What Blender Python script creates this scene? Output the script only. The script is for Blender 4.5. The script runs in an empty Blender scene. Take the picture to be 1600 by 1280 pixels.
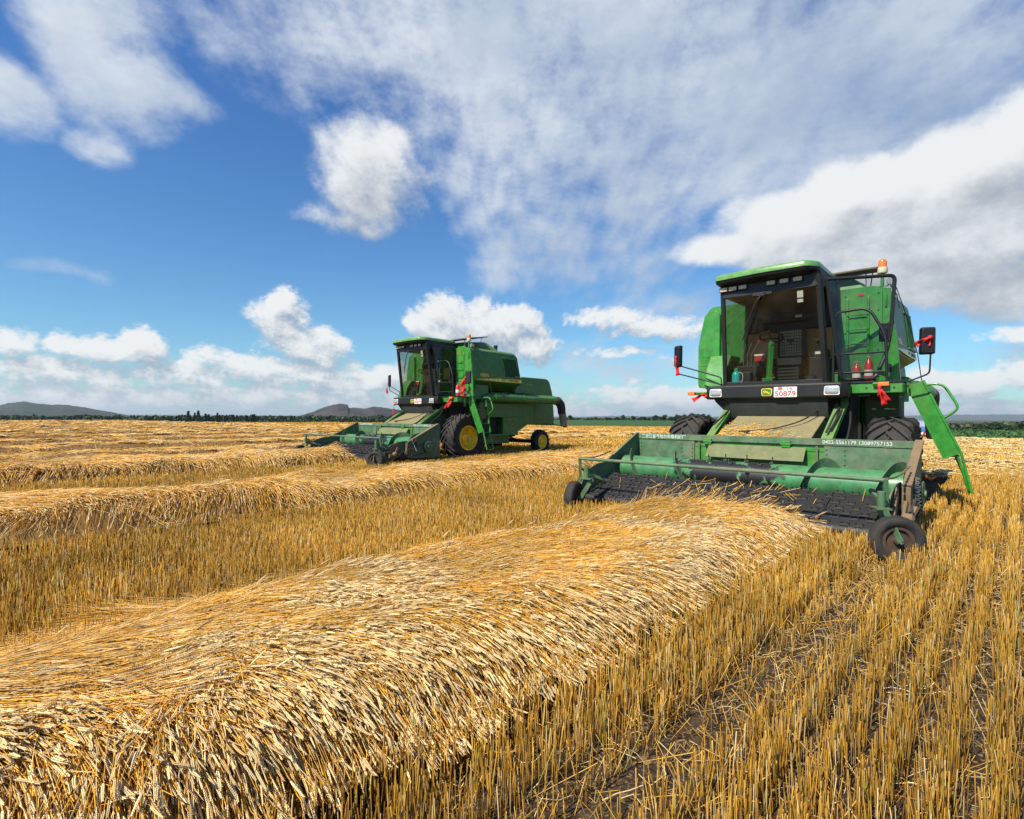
import bpy, bmesh, math, random
import numpy as np
from mathutils import Matrix, Vector
random.seed(7)
rng = np.random.default_rng(11)
S = bpy.context.scene
COL = S.collection
R = math.radians
HAZE = 7e-5

# ------------------------------------------------------------------ camera
CAM_H = 1.668
FPX, HORZ, ROLL = 848.6, 649.6, 0.00592        # focal length and horizon of the 1600 px wide photograph
cam_d = bpy.data.cameras.new('camera')
cam = bpy.data.objects.new('camera', cam_d); COL.objects.link(cam)
cam_d.sensor_width = 36.0
cam_d.lens = 36.0 * FPX / 1600.0
cam_d.shift_y = (HORZ - 640.0) / 1600.0
cam_d.clip_start = 0.05; cam_d.clip_end = 40000
cam.matrix_world = Matrix.Translation((0, 0, CAM_H)) @ Matrix.Rotation(R(90), 4, 'X') @ Matrix.Rotation(math.atan(ROLL), 4, 'Z')
S.camera = cam
S.cycles.max_bounces = 6; S.cycles.diffuse_bounces = 4; S.cycles.glossy_bounces = 3; S.cycles.transparent_max_bounces = 12; S.cycles.volume_bounces = 0

# ------------------------------------------------------------------ sun, sky, exposure
SUN_DIR = Vector((-0.75, -0.66, 1.12)).normalized()
SUN_EL = math.asin(SUN_DIR.z); SUN_ROT = math.atan2(SUN_DIR.x, SUN_DIR.y) % (2 * math.pi)
sd = bpy.data.lights.new('sun', 'SUN'); sd.energy = 5.0; sd.angle = R(0.53); sd.color = (1.0, 0.93, 0.80)
so = bpy.data.objects.new('sun', sd); COL.objects.link(so); so.location = (-20, -12, 30)
so.rotation_euler = (-SUN_DIR).to_track_quat('-Z', 'Y').to_euler()
S.view_settings.view_transform = 'Standard'; S.view_settings.look = 'None'
EXPO = 0.55
S.view_settings.exposure = EXPO; S.view_settings.gamma = 1.0

class NT:
    """tiny helper round a node tree"""
    def __init__(s, tree): s.t = tree
    def n(s, typ, **kw):
        o = s.t.nodes.new(typ)
        for k, v in kw.items(): setattr(o, k, v)
        return o
    def put(s, sock, v):
        if hasattr(v, 'is_output'): s.t.links.new(v, sock)
        else: sock.default_value = v
    def math(s, op, a, b=0.0, c=0.0, clamp=False):
        o = s.n('ShaderNodeMath', operation=op, use_clamp=clamp)
        s.put(o.inputs[0], a); s.put(o.inputs[1], b); s.put(o.inputs[2], c)
        return o.outputs[0]
    def vmath(s, op, a, b=(0, 0, 0), out=0):
        o = s.n('ShaderNodeVectorMath', operation=op)
        s.put(o.inputs[0], a); s.put(o.inputs[1], b)
        return o.outputs['Value'] if op in ('DOT_PRODUCT', 'LENGTH') else o.outputs[0]
    def scale(s, v, k):
        o = s.n('ShaderNodeVectorMath', operation='SCALE'); s.put(o.inputs[0], v); s.put(o.inputs['Scale'], k); return o.outputs[0]
    def ramp(s, x, a, b, lo=0.0, hi=1.0, smooth=True):
        o = s.n('ShaderNodeMapRange', interpolation_type='SMOOTHSTEP' if smooth else 'LINEAR')
        s.put(o.inputs['Value'], x); s.put(o.inputs['From Min'], a); s.put(o.inputs['From Max'], b)
        s.put(o.inputs['To Min'], lo); s.put(o.inputs['To Max'], hi)
        return o.outputs['Result']
    def mix(s, f, a, b, blend='MIX'):
        o = s.n('ShaderNodeMix', data_type='RGBA', blend_type=blend)
        s.put(o.inputs[0], f)
        s.put(o.inputs[6], a if hasattr(a, 'is_output') else (*a[:3], 1)); s.put(o.inputs[7], b if hasattr(b, 'is_output') else (*b[:3], 1))
        return o.outputs[2]
    def noise(s, v, sc, det=4.0, rough=0.55, dist=0.0, out='Fac', dim='3D'):
        o = s.n('ShaderNodeTexNoise', noise_dimensions=dim); s.put(o.inputs['Vector'], v); s.put(o.inputs['Scale'], sc)
        s.put(o.inputs['Detail'], det); s.put(o.inputs['Roughness'], rough); s.put(o.inputs['Distortion'], dist)
        return o.outputs[out]
    def mapping(s, v, loc=(0, 0, 0), rot=(0, 0, 0), sc=(1, 1, 1), kind='POINT'):
        o = s.n('ShaderNodeMapping', vector_type=kind); s.put(o.inputs['Vector'], v)
        o.inputs['Location'].default_value = loc; o.inputs['Rotation'].default_value = rot; o.inputs['Scale'].default_value = sc
        return o.outputs[0]

def px_dir(u, v):
    x = (u - 800) / FPX; z = -(v - HORZ - ROLL * (u - 800)) / FPX
    return math.atan2(x, 1.0), math.atan2(z, math.hypot(x, 1.0))

# cloud banks: (centre u, v, half width, half height, tilt, weight) read off the photograph and turned into compass bearing and height
VEIL = [(900, 60, 600, 170, 0, 1.25), (1250, 160, 520, 190, 0, 1.35), (820, 230, 130, 150, 0, 1.1), (870, 385, 80, 70, 0, 1.15), (1010, 260, 260, 150, 0, 1.1), (800, 420, 50, 50, 0, .7), (940, 370, 60, 40, 0, .9),
        (130, 40, 110, 130, 0, 1.5), (180, 150, 120, 80, 0, 1.45), (290, 165, 56, 34, 0, 1.0), (160, 240, 56, 40, 0, 1.0), (20, 150, 90, 60, 0, 1.2), (240, 215, 60, 26, 0, .8),
        (35, 420, 70, 16, 0, .45), (640, 130, 150, 90, 0, .75), (480, 50, 160, 70, 0, .65), (980, 480, 170, 40, 0, .5),
        (1590, 545, 160, 28, 0, .7), (990, 575, 200, 40, 0, .5), (2300, 200, 500, 300, 0, .8)]
CUMU = [(555, 232, 74, 50, 0, .85), (572, 290, 66, 50, 0, .75), (545, 340, 60, 26, 0, .5), (620, 300, 44, 56, 0, .42),
        (1230, 335, 100, 50, 0, .95), (1360, 295, 140, 62, 0, 1.1), (1500, 255, 150, 74, 0, 1.15), (1640, 205, 150, 84, 0, 1.2),
        (1150, 392, 84, 30, 0, .95), (1300, 375, 170, 54, 0, 1.15), (1490, 360, 200, 84, 0, 1.2), (1420, 435, 190, 42, 0, 1.1), (1590, 430, 140, 56, 0, 1.1),
        (2300, 420, 300, 160, 0, 1.0)]
LOW = [(690, 505, 52, 38, 0, 1.0), (770, 508, 66, 36, 0, 1.0), (828, 540, 44, 30, 0, .9),
        (437, 490, 46, 32, 0, .9), (480, 540, 62, 26, 0, .85), (28, 532, 42, 22, 0, .85), (150, 545, 62, 22, 0, .85), (222, 540, 44, 26, 0, .95),
        (80, 585, 130, 24, 0, .62), (240, 588, 140, 22, 0, .6), (360, 572, 90, 24, 0, .62), (480, 582, 120, 24, 0, .7), (590, 600, 90, 28, 0, .7),
        (130, 620, 220, 18, 0, .62), (420, 622, 240, 18, 0, .62), (700, 600, 120, 26, 0, .55), (950, 497, 64, 14, 0, .65), (1030, 510, 76, 18, 0, .75), (980, 552, 66, 9, 0, .5),
        (1040, 622, 110, 20, 0, .7), (900, 640, 160, 12, 0, .5),
        (1500, 600, 110, 24, 0, .7), (1600, 580, 90, 30, 0, .7), (1500, 640, 160, 12, 0, .6), (1580, 520, 60, 9, 0, .45)]

def cloud_group(name, blobs, kscale, amp, warp, stretch, oct_=6, grain=.30):
    t = bpy.data.node_groups.new(name, 'ShaderNodeTree')
    t.interface.new_socket('Vector', in_out='INPUT', socket_type='NodeSocketVector')
    t.interface.new_socket('Density', in_out='OUTPUT', socket_type='NodeSocketFloat')
    N = NT(t); gi = N.n('NodeGroupInput').outputs[0]; go = N.n('NodeGroupOutput')
    w = N.noise(gi, kscale * .6, 2, .5, 0, 'Color', dim='2D')
    q = N.n('ShaderNodeVectorMath', operation='MULTIPLY_ADD'); t.links.new(w, q.inputs[0]); q.inputs[1].default_value = (warp, warp, 0); t.links.new(gi, q.inputs[2])
    p = q.outputs[0]
    acc = None
    for (u, v, ru, rv, rot, h) in blobs:
        uu = max(-900, min(2500, u))
        a0, e0 = px_dir(uu, v); a1, _ = px_dir(uu + ru, v); a2, _ = px_dir(uu - ru, v); _, e1 = px_dir(uu, v - rv); _, e2 = px_dir(uu, v + rv)
        sa_, se_ = 2 / abs(a1 - a2), 2 / abs(e1 - e2)
        m = N.n('ShaderNodeVectorMath', operation='MULTIPLY_ADD'); t.links.new(p, m.inputs[0]); m.inputs[1].default_value = (sa_, se_, 0); m.inputs[2].default_value = (-(a0 + warp / 2) * sa_, -(e0 + warp / 2) * se_, 0)
        m = m.outputs[0]
        if acc is not None:            # keeps the node chain serial, so that the renderer's shader stack stays small
            q = N.n('ShaderNodeVectorMath', operation='MULTIPLY_ADD'); t.links.new(acc, q.inputs[0]); q.inputs[1].default_value = (1e-9, 1e-9, 0); t.links.new(p, q.inputs[2]); t.links.new(q.outputs[0], m.node.inputs[0])
        d = N.vmath('DOT_PRODUCT', m, m)
        val = N.math('MULTIPLY_ADD', d, -h * .62, h)
        acc = val if acc is None else N.math('SMOOTH_MAX', acc, val, .28)
    acc = N.math('MAXIMUM', acc, -1.2)
    ns = N.noise(N.vmath('MULTIPLY', gi, stretch), kscale, oct_, .62, dim='2D')
    k = N.math('MULTIPLY_ADD', N.math('SUBTRACT', ns, .5), amp, acc)
    ns2 = N.noise(N.vmath('MULTIPLY', gi, stretch), kscale * 4.1, 3, .6, dim='2D')
    k = N.math('MULTIPLY_ADD', N.math('SUBTRACT', ns2, .5), amp * grain, k)
    t.links.new(k, go.inputs[0])
    return t

W = bpy.data.worlds.new('World'); S.world = W; W.use_nodes = True
wt = W.node_tree; wt.nodes.clear(); N = NT(wt)
SKY_K = 0.10
tc = N.n('ShaderNodeTexCoord').outputs['Generated']
sx = N.n('ShaderNodeSeparateXYZ'); wt.links.new(tc, sx.inputs[0])
az = N.math('ARCTAN2', sx.outputs[0], sx.outputs[1])
el = N.math('ARCSINE', sx.outputs[2])
cx = N.n('ShaderNodeCombineXYZ'); wt.links.new(az, cx.inputs[0]); wt.links.new(el, cx.inputs[1])
P = cx.outputs[0]
sky = N.n('ShaderNodeTexSky', sky_type='NISHITA'); sky.sun_disc = False
sky.sun_elevation = SUN_EL; sky.sun_rotation = SUN_ROT; sky.altitude = 200; sky.air_density = 1.0; sky.dust_density = 0.6; sky.ozone_density = 2.2
# the polarised, saturated blue of the photograph: deep overhead, lighter towards the horizon
deep = N.ramp(el, 0.0, 0.62, 0, 1, False)
grade = N.mix(deep, (0.92, 1.42, 1.55), (0.50, 1.08, 1.80))
blue = N.scale(N.mix(1.0, sky.outputs[0], grade, 'MULTIPLY'), 0.88 * 2 ** -EXPO)

def density(tree, off=None, after=None):
    g = N.n('ShaderNodeGroup'); g.node_tree = tree
    v = P if off is None else N.vmath('ADD', P, off)
    if after is not None:
        q = N.n('ShaderNodeVectorMath', operation='MULTIPLY_ADD'); wt.links.new(after, q.inputs[0]); q.inputs[1].default_value = (1e-9, 1e-9, 0); wt.links.new(v, q.inputs[2]); v = q.outputs[0]
    wt.links.new(v, g.inputs[0]); return g.outputs[0]
gv = cloud_group('cloud_veil', VEIL, 5.6, 2.1, .13, (1.0, 1.5, 1), 8, .42)
gc = cloud_group('cloud_bank', CUMU, 9.0, 1.40, .08, (1.0, 1.3, 1), 8)
gl = cloud_group('cloud_row', LOW, 22.0, 1.55, .03, (1.0, 1.5, 1), 5)
K = 1.0 / SKY_K / 2 ** EXPO
def lin(r, g, b): return tuple((c / 255) ** 2.2 * K for c in (r, g, b))
dv = density(gv)
av = N.ramp(dv, -.15, 1.45, 0, .95)
fine = N.noise(N.vmath('MULTIPLY', P, (1.0, 1.7, 1)), 3.4, 9, .62, 0, dim='2D')
cv = N.mix(N.math('ADD', N.ramp(fine, .28, .72, 0, .62), N.ramp(az, .12, .62, .38, 0)), lin(158, 178, 206), lin(222, 230, 239))
c1 = N.mix(av, blue, cv)
dc = density(gc, None, dv); dc2 = density(gc, (-.030, .070, 0), dc)
ac = N.ramp(dc, -.10, .75, 0, .98)
bil = N.noise(N.vmath('MULTIPLY', P, (1.0, 1.5, 1)), 13.0, 6, .6, dim='2D')
lit = N.ramp(N.math('ADD', N.math('SUBTRACT', dc, dc2), N.math('MULTIPLY', N.math('SUBTRACT', bil, .5), 1.5)), -1.0, 1.15)
cc = N.mix(lit, lin(166, 175, 187), lin(240, 243, 245))
c2 = N.mix(ac, c1, cc)
dl = density(gl, None, dc2); dl2 = density(gl, (-.012, .026, 0), dl)
c2 = N.mix(N.ramp(dl, .0, .6, 0, .95), c2, N.mix(N.ramp(N.math('SUBTRACT', dl, dl2), -.7, .6), lin(158, 174, 192), lin(246, 247, 246)))
hz = N.ramp(el, -.02, .07, .35, 0)
c3 = N.mix(hz, c2, lin(186, 206, 226))
bg = N.n('ShaderNodeBackground'); bg.inputs['Strength'].default_value = SKY_K
wt.links.new(c3, bg.inputs[0]); wo = N.n('ShaderNodeOutputWorld'); wt.links.new(bg.outputs[0], wo.inputs[0])
W.cycles.sampling_method = 'MANUAL'; W.cycles.sample_map_resolution = 512

# ------------------------------------------------------------------ materials
def mat(name, rgb, rough=.5, metal=0.0, spec=.5, coat=0.0):
    m = bpy.data.materials.new(name); m.use_nodes = True
    b = m.node_tree.nodes['Principled BSDF']
    b.inputs['Base Color'].default_value = (*rgb, 1); b.inputs['Roughness'].default_value = rough
    b.inputs['Metallic'].default_value = metal; b.inputs['Specular IOR Level'].default_value = spec
    b.inputs['Coat Weight'].default_value = coat; b.inputs['Coat Roughness'].default_value = .12
    return m
def paint(name, rgb, dirt=(.30, .22, .12), amount=.35, up=.5, rough=.38, coat=.25, wear=None, streak=True, fade=None, chips=False):
    """machine paint with field dust: patches, streaks down the sheet and a film on what faces up"""
    m = mat(name, rgb, rough, 0, .5, coat); N = NT(m.node_tree); b = m.node_tree.nodes['Principled BSDF']
    oc = N.n('ShaderNodeTexCoord').outputs['Object']
    n1 = N.noise(oc, 1.7, 6, .62); n2 = N.noise(oc, 14, 5, .6)
    n3 = N.noise(N.vmath('MULTIPLY', oc, (9, 9, .8)), 2.0, 4, .6)
    patch = N.math('MULTIPLY', N.ramp(n1, .42, .75), N.ramp(n2, .3, .7, .35, 1.0))
    if streak: patch = N.math('ADD', N.math('MULTIPLY', patch, .65), N.math('MULTIPLY', N.ramp(n3, .5, .8), .35))
    f = N.math('MULTIPLY', patch, amount)
    ge = N.n('ShaderNodeNewGeometry'); sp = N.n('ShaderNodeSeparateXYZ'); m.node_tree.links.new(ge.outputs['Normal'], sp.inputs[0])
    upf = N.math('MULTIPLY', N.ramp(sp.outputs[2], .35, .95), N.ramp(n2, .2, .75, .5 * up, up))
    f = N.math('MAXIMUM', f, upf, clamp=True)
    base = rgb
    if fade: base = N.mix(N.ramp(n1, .3, .7), rgb, fade)
    mot = N.noise(oc, 5.5, 6, .68); base = N.mix(N.ramp(mot, .34, .66), N.mix(1.0, base, (.74, .74, .74), 'MULTIPLY'), N.mix(1.0, base, (1.16, 1.14, 1.2), 'MULTIPLY'))
    if chips: base = N.mix(N.math('MULTIPLY', N.ramp(N.noise(oc, 55, 3, .6), .66, .70), N.ramp(n1, .35, .6)), base, (.075, .038, .02))
    c = N.mix(f, base, dirt)
    if wear:
        wn = N.noise(oc, 26, 4, .7); c = N.mix(N.ramp(wn, .66, .72), c, wear)
    m.node_tree.links.new(c, b.inputs['Base Color'])
    m.node_tree.links.new(N.math('MULTIPLY_ADD', f, .5, rough), b.inputs['Roughness'])
    m.node_tree.links.new(N.math('MULTIPLY', N.math('SUBTRACT', 1.0, f), coat), b.inputs['Coat Weight'])
    bp = N.n('ShaderNodeBump'); bp.inputs['Strength'].default_value = .12; bp.inputs['Distance'].default_value = .02
    m.node_tree.links.new(N.noise(oc, 3.0, 2, .5), bp.inputs['Height']); m.node_tree.links.new(bp.outputs[0], b.inputs['Normal'])
    return m
M = {}
M['green'] = paint('green_paint', (.030, .235, .024), amount=.45, up=.5, chips=True)
M['green_roof'] = paint('roof_paint', (.12, .30, .075), dirt=(.30, .34, .18), amount=.3, up=.35, rough=.3)
M['green_deep'] = paint('shaded_green_paint', (.021, .170, .018), amount=.42, up=.45, rough=.48, coat=.06)  # darker copy of the green paint, shade of the unlit sides in its colour
M['green_old'] = paint('weathered_header_paint', (.058, .142, .058), dirt=(.165, .11, .058), amount=.95, up=.5, rough=.6, coat=.02, chips=True, fade=(.11, .19, .105))
M['green_aug'] = paint('drum_paint', (.035, .27, .10), dirt=(.22, .22, .10), amount=.4, up=.15, rough=.4)
M['dusty'] = paint('dusty_sheet', (.10, .15, .055), dirt=(.29, .205, .105), amount=1.0, up=.8, rough=.7, coat=0)
M['brown'] = paint('rusty_dusty_steel', (.15, .10, .05), dirt=(.24, .17, .09), amount=.8, up=.6, rough=.75, coat=0, wear=(.10, .035, .015))
M['rust'] = paint('rusty_rim', (.055, .032, .02), dirt=(.12, .085, .05), amount=.7, up=.3, rough=.8, coat=0)
M['lid'] = paint('dusty_lid', (.13, .12, .075), dirt=(.2, .18, .11), amount=.6, up=.4, rough=.7, coat=0)
M['black'] = paint('black_plastic', (.006, .006, .006), dirt=(.09, .075, .05), amount=.10, up=.25, rough=.5, coat=0)
M['dark'] = paint('dark_iron', (.02, .024, .02), dirt=(.06, .05, .035), amount=.35, up=.3, rough=.75, coat=0)  # plain dark iron for axles, underside, seams, fingers and fasteners
M['rubber'] = paint('tyre_rubber', (.016, .015, .015), dirt=(.13, .10, .07), amount=.55, up=.25, rough=.78, coat=0)
M['belt'] = paint('rubber_belt', (.013, .0125, .0125), dirt=(.06, .052, .04), amount=.4, up=.15, rough=.6, coat=0)
M['yellow'] = paint('yellow_wheel_paint', (.95, .64, .012), dirt=(.38, .24, .06), amount=.22, up=.2)
M['stripe'] = paint('yellow_stripe', (.92, .66, .015), amount=.15, up=.1)
M['white'] = mat('white_paint', (.78, .78, .74), .5)
M['red'] = mat('red_cloth', (.55, .012, .012), .75)
M['red_paint'] = mat('red_enamel', (.48, .015, .012), .35, 0, .5, .4)
M['plate_red'] = mat('plate_red', (.62, .03, .03), .5)
M['plate'] = mat('plate_white', (.80, .70, .66), .45)
M['letter_white'] = mat('stencil_white', (.52, .58, .50), .7)
M['letter_dark'] = mat('letter_dark', (.012, .03, .012), .5)
M['lamp'] = mat('lamp_glass', (.55, .55, .52), .15, .55, .8, .4)
_n = NT(M['lamp'].node_tree); _b = _n.n('ShaderNodeBump'); _b.inputs['Strength'].default_value = .5; _b.inputs['Distance'].default_value = .01
M['lamp'].node_tree.links.new(_n.noise(_n.n('ShaderNodeTexCoord').outputs['Object'], 22, 2, .5), _b.inputs['Height']); M['lamp'].node_tree.links.new(_b.outputs[0], M['lamp'].node_tree.nodes['Principled BSDF'].inputs['Normal'])
M['worklamp'] = mat('work_lamp_glass', (.50, .40, .24), .35, .0, .5, .15)
M['orange'] = mat('orange_lens', (.75, .17, .01), .2, 0, .6, .4)
M['cream'] = mat('cream_plastic', (.66, .60, .42), .5)
M['teal'] = mat('teal_plastic', (.02, .42, .44), .3, 0, .5, .3)
M['teal_cap'] = mat('green_cap', (.015, .30, .17), .35)
M['steel'] = mat('bare_steel', (.42, .40, .37), .35, .8)
M['seat'] = mat('black_vinyl', (.016, .016, .017), .55)
M['bead'] = mat('beaded_cover', (.42, .34, .20), .6)
M['tan'] = mat('tan_lining', (.42, .22, .07), .75)
M['cuff'] = paint('rubber_cuff', (.035, .03, .025), dirt=(.12, .10, .07), amount=.6, up=.2, rough=.8, coat=0)
M['spout'] = paint('canvas_spout', (.30, .30, .17), dirt=(.10, .08, .05), amount=.6, up=.1, rough=.85, coat=0)
M['cable'] = mat('cable', (.02, .018, .016), .6)
def glass(name, tint, gloss=.10):
    m = bpy.data.materials.new(name); m.use_nodes = True; t = m.node_tree; t.nodes.clear(); N = NT(t)
    tr = N.n('ShaderNodeBsdfTransparent'); tr.inputs[0].default_value = (*tint, 1)
    gl = N.n('ShaderNodeBsdfGlossy'); gl.inputs['Roughness'].default_value = .03; gl.inputs[0].default_value = (1, 1, 1, 1)
    oc = N.n('ShaderNodeTexCoord').outputs['Object']
    df = N.n('ShaderNodeBsdfDiffuse'); df.inputs[0].default_value = (.30, .25, .17, 1)
    ge = N.n('ShaderNodeNewGeometry'); fc = N.math('ABSOLUTE', N.vmath('DOT_PRODUCT', ge.outputs['Normal'], ge.outputs['Incoming']))
    fr = N.math('MULTIPLY_ADD', N.math('POWER', N.math('SUBTRACT', 1.0, fc), 5.0), .9, .035)
    a = N.n('ShaderNodeMixShader'); t.links.new(fr, a.inputs[0]); t.links.new(tr.outputs[0], a.inputs[1]); t.links.new(gl.outputs[0], a.inputs[2])
    c = N.n('ShaderNodeMixShader'); t.links.new(N.ramp(N.noise(oc, 2.2, 5, .6), .4, .8, .0, .055), c.inputs[0]); t.links.new(a.outputs[0], c.inputs[1]); t.links.new(df.outputs[0], c.inputs[2])
    o = N.n('ShaderNodeOutputMaterial'); t.links.new(c.outputs[0], o.inputs[0]); return m
M['glass'] = glass('dusty_glass', (.66, .68, .62))
def tint_mat(name, rough, spec, gain=1.0, transl=0.0):
    """plant matter: the colour of every stalk comes with the mesh"""
    m = mat(name, (.5, .3, .1), rough, 0, spec); N = NT(m.node_tree); b = m.node_tree.nodes['Principled BSDF']
    at = N.n('ShaderNodeAttribute', attribute_name='tint'); m.node_tree.links.new(at.outputs['Color'], b.inputs['Base Color'])
    return m
M['straw'] = tint_mat('wheat_straw', .42, .45)
M['ear'] = tint_mat('wheat_ear', .6, .3)
M['stub'] = tint_mat('stubble_straw', .55, .3)
M['leaf'] = tint_mat('leaf_green', .6, .3)

# ------------------------------------------------------------------ mesh helpers
def link(name, me, parent=None, material=None):
    o = bpy.data.objects.new(name, me); COL.objects.link(o)
    if material is not None: me.materials.append(material)
    if parent is not None: o.parent = parent
    return o
def tag(o, label=None, cat=None, group=None, kind=None):
    if label: o['label'] = label
    if cat: o['category'] = cat
    if group: o['group'] = group
    if kind: o['kind'] = kind
    return o
def empty(name, loc=(0, 0, 0), rz=0, parent=None):
    o = bpy.data.objects.new(name, None); COL.objects.link(o); o.location = loc; o.rotation_euler = (0, 0, rz)
    if parent is not None: o.parent = parent
    o.empty_display_size = .2
    return o

class MB:
    """collects solids and links them as ONE mesh"""
    def __init__(s): s.v = []; s.f = []; s.m = []; s.mi = 0
    def add(s, vs, fs):
        b = len(s.v); s.v += [tuple(p) for p in vs]; s.f += [tuple(b + i for i in f) for f in fs]; s.m += [s.mi] * len(fs); return s
    def box(s, x0, x1, y0, y1, z0, z1):
        return s.add([(x0, y0, z0), (x1, y0, z0), (x1, y1, z0), (x0, y1, z0), (x0, y0, z1), (x1, y0, z1), (x1, y1, z1), (x0, y1, z1)],
                     [(0, 3, 2, 1), (4, 5, 6, 7), (0, 1, 5, 4), (1, 2, 6, 5), (2, 3, 7, 6), (3, 0, 4, 7)])
    def loft(s, rings, cap=True, closed=True):
        n = len(rings[0]); vs = [p for r in rings for p in r]; fs = []
        for i in range(len(rings) - 1):
            for j in range(n if closed else n - 1):
                k = (j + 1) % n; fs.append((i * n + j, i * n + k, (i + 1) * n + k, (i + 1) * n + j))
        if cap: fs.append(tuple(range(n - 1, -1, -1))); fs.append(tuple((len(rings) - 1) * n + j for j in range(n)))
        return s.add(vs, fs)
    def prism_x(s, poly, x0, x1): return s.loft([[(x0, y, z) for y, z in poly], [(x1, y, z) for y, z in poly]])
    def prism_y(s, poly, y0, y1): return s.loft([[(x, y0, z) for x, z in poly], [(x, y1, z) for x, z in poly]])
    def prism_z(s, poly, z0, z1): return s.loft([[(x, y, z0) for x, y in poly], [(x, y, z1) for x, y in poly]])
    def slab(s, quad, th):
        """a sheet through 4+ points, thickness th along its normal"""
        q = [Vector(p) for p in quad]; n = (q[1] - q[0]).cross(q[2] - q[0]).normalized() * th / 2
        return s.loft([[tuple(p - n) for p in q], [tuple(p + n) for p in q]])
    def tube(s, pts, r, seg=8, closed=False):
        P = [Vector(p) for p in pts]; rings = []
        up = Vector((.13, .27, .95)).normalized()
        n = len(P); rr = r if isinstance(r, (list, tuple)) else [r] * n
        for i, p in enumerate(P):
            if closed: d = (P[(i + 1) % n] - P[i - 1])
            else: d = P[min(i + 1, n - 1)] - P[max(i - 1, 0)]
            d.normalize()
            a = d.cross(up)
            if a.length < .15: a = d.cross(Vector((1, 0, 0)))
            a.normalize(); b = d.cross(a)
            rings.append([tuple(p + (a * math.cos(t) + b * math.sin(t)) * rr[i]) for t in [2 * math.pi * k / seg for k in range(seg)]])
        if closed: rings.append(rings[0])
        return s.loft(rings, cap=not closed)
    def bar(s, a, b, w, h=None):
        return s.tube([a, b], w * .7071, 4) if h is None else s._bar(a, b, w, h)
    def _bar(s, a, b, w, h):
        a, b = Vector(a), Vector(b); d = (b - a).normalized(); x = d.cross(Vector((0, 0, 1)))
        if x.length < .1: x = Vector((1, 0, 0))
        x.normalize(); y = d.cross(x)
        r = lambda p: [tuple(p + x * (i * w / 2) + y * (j * h / 2)) for i, j in ((-1, -1), (1, -1), (1, 1), (-1, 1))]
        return s.loft([r(a), r(b)])
    def lathe_x(s, prof, c, seg=32, axis='X', close=False, cap=True):
        """prof: (along, radius) pairs turned round an axis through c"""
        rings = []
        for (t, r) in prof:
            ring = []
            for k in range(seg):
                a = 2 * math.pi * k / seg; ca, sa = math.cos(a) * r, math.sin(a) * r
                ring.append({'X': (c[0] + t, c[1] + ca, c[2] + sa), 'Y': (c[0] + ca, c[1] + t, c[2] + sa), 'Z': (c[0] + ca, c[1] + sa, c[2] + t)}[axis])
            rings.append(ring)
        if close: rings.append(rings[0])
        return s.loft(rings, cap=cap and not close)
    def build(s, name, material, parent=None, bevel=0.0, smooth=40, seg=2):
        me = bpy.data.meshes.new(name); me.from_pydata(s.v, [], s.f)
        bm = bmesh.new(); bm.from_mesh(me)
        bmesh.ops.recalc_face_normals(bm, faces=bm.faces); bm.to_mesh(me); bm.free()
        mats = material if isinstance(material, (list, tuple)) else [material]
        for m in mats: me.materials.append(m)
        if len(mats) > 1: me.polygons.foreach_set('material_index', s.m)
        if smooth:
            me.polygons.foreach_set('use_smooth', [True] * len(me.polygons)); me.set_sharp_from_angle(angle=R(smooth))
        o = link(name, me, parent)
        if bevel:
            b = o.modifiers.new('bevel', 'BEVEL'); b.width = bevel; b.segments = seg; b.limit_method = 'ANGLE'; b.angle_limit = R(38); b.harden_normals = True
        return o
def rounded(poly, r, n=4):
    """round the corners of a 2-D polygon; r may be a list"""
    out = []; m = len(poly)
    for i in range(m):
        p0, p, p1 = (Vector(poly[i - 1]), Vector(poly[i]), Vector(poly[(i + 1) % m])); rr = r[i] if isinstance(r, (list, tuple)) else r
        if rr <= 0: out.append(tuple(p)); continue
        a, b = (p0 - p), (p1 - p); k = min(rr, a.length * .48, b.length * .48); a = p + a.normalized() * k; b = p + b.normalized() * k
        for j in range(n + 1):
            t = j / n; q = a * (1 - t) ** 2 + p * 2 * t * (1 - t) + b * t * t; out.append((q.x, q.y))
    return out
def bend(pts, r, n=5):
    """round the inner corners of a 3-D path"""
    P = [Vector(p) for p in pts]; out = [P[0]]
    for i in range(1, len(P) - 1):
        a, b = P[i - 1] - P[i], P[i + 1] - P[i]; k = min(r, a.length * .48, b.length * .48)
        a = P[i] + a.normalized() * k; b = P[i] + b.normalized() * k
        out += [a * (1 - t) ** 2 + P[i] * 2 * t * (1 - t) + b * t * t for t in [j / n for j in range(n + 1)]]
    return out + [P[-1]]
def lettering(name, body, size, material, parent, loc, rot, width=None, depth=.002, shear=0, bold=0):
    cu = bpy.data.curves.new(name, 'FONT'); cu.body = body; cu.size = size; cu.extrude = depth; cu.align_x = 'CENTER'; cu.align_y = 'CENTER'; cu.shear = shear; cu.offset = bold
    cu.resolution_u = 3
    o = bpy.data.objects.new(name, cu); COL.objects.link(o); bpy.context.view_layer.update()
    me = bpy.data.meshes.new_from_object(o.evaluated_get(bpy.context.evaluated_depsgraph_get()))
    bpy.data.objects.remove(o); me.name = name
    if width and len(me.vertices):
        co = np.empty(len(me.vertices) * 3); me.vertices.foreach_get('co', co); co = co.reshape(-1, 3)
        co[:, 0] *= width / max(1e-6, np.ptp(co[:, 0])); me.vertices.foreach_set('co', co.ravel())
    t = link(name, me, parent); me.materials.clear(); me.materials.append(material)
    t.location = loc; t.rotation_euler = rot; return t
def copy_tree(o, parent=None):
    c = o.copy(); COL.objects.link(c)
    if parent is not None: c.parent = parent
    for ch in list(o.children): copy_tree(ch, c)
    return c
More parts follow.
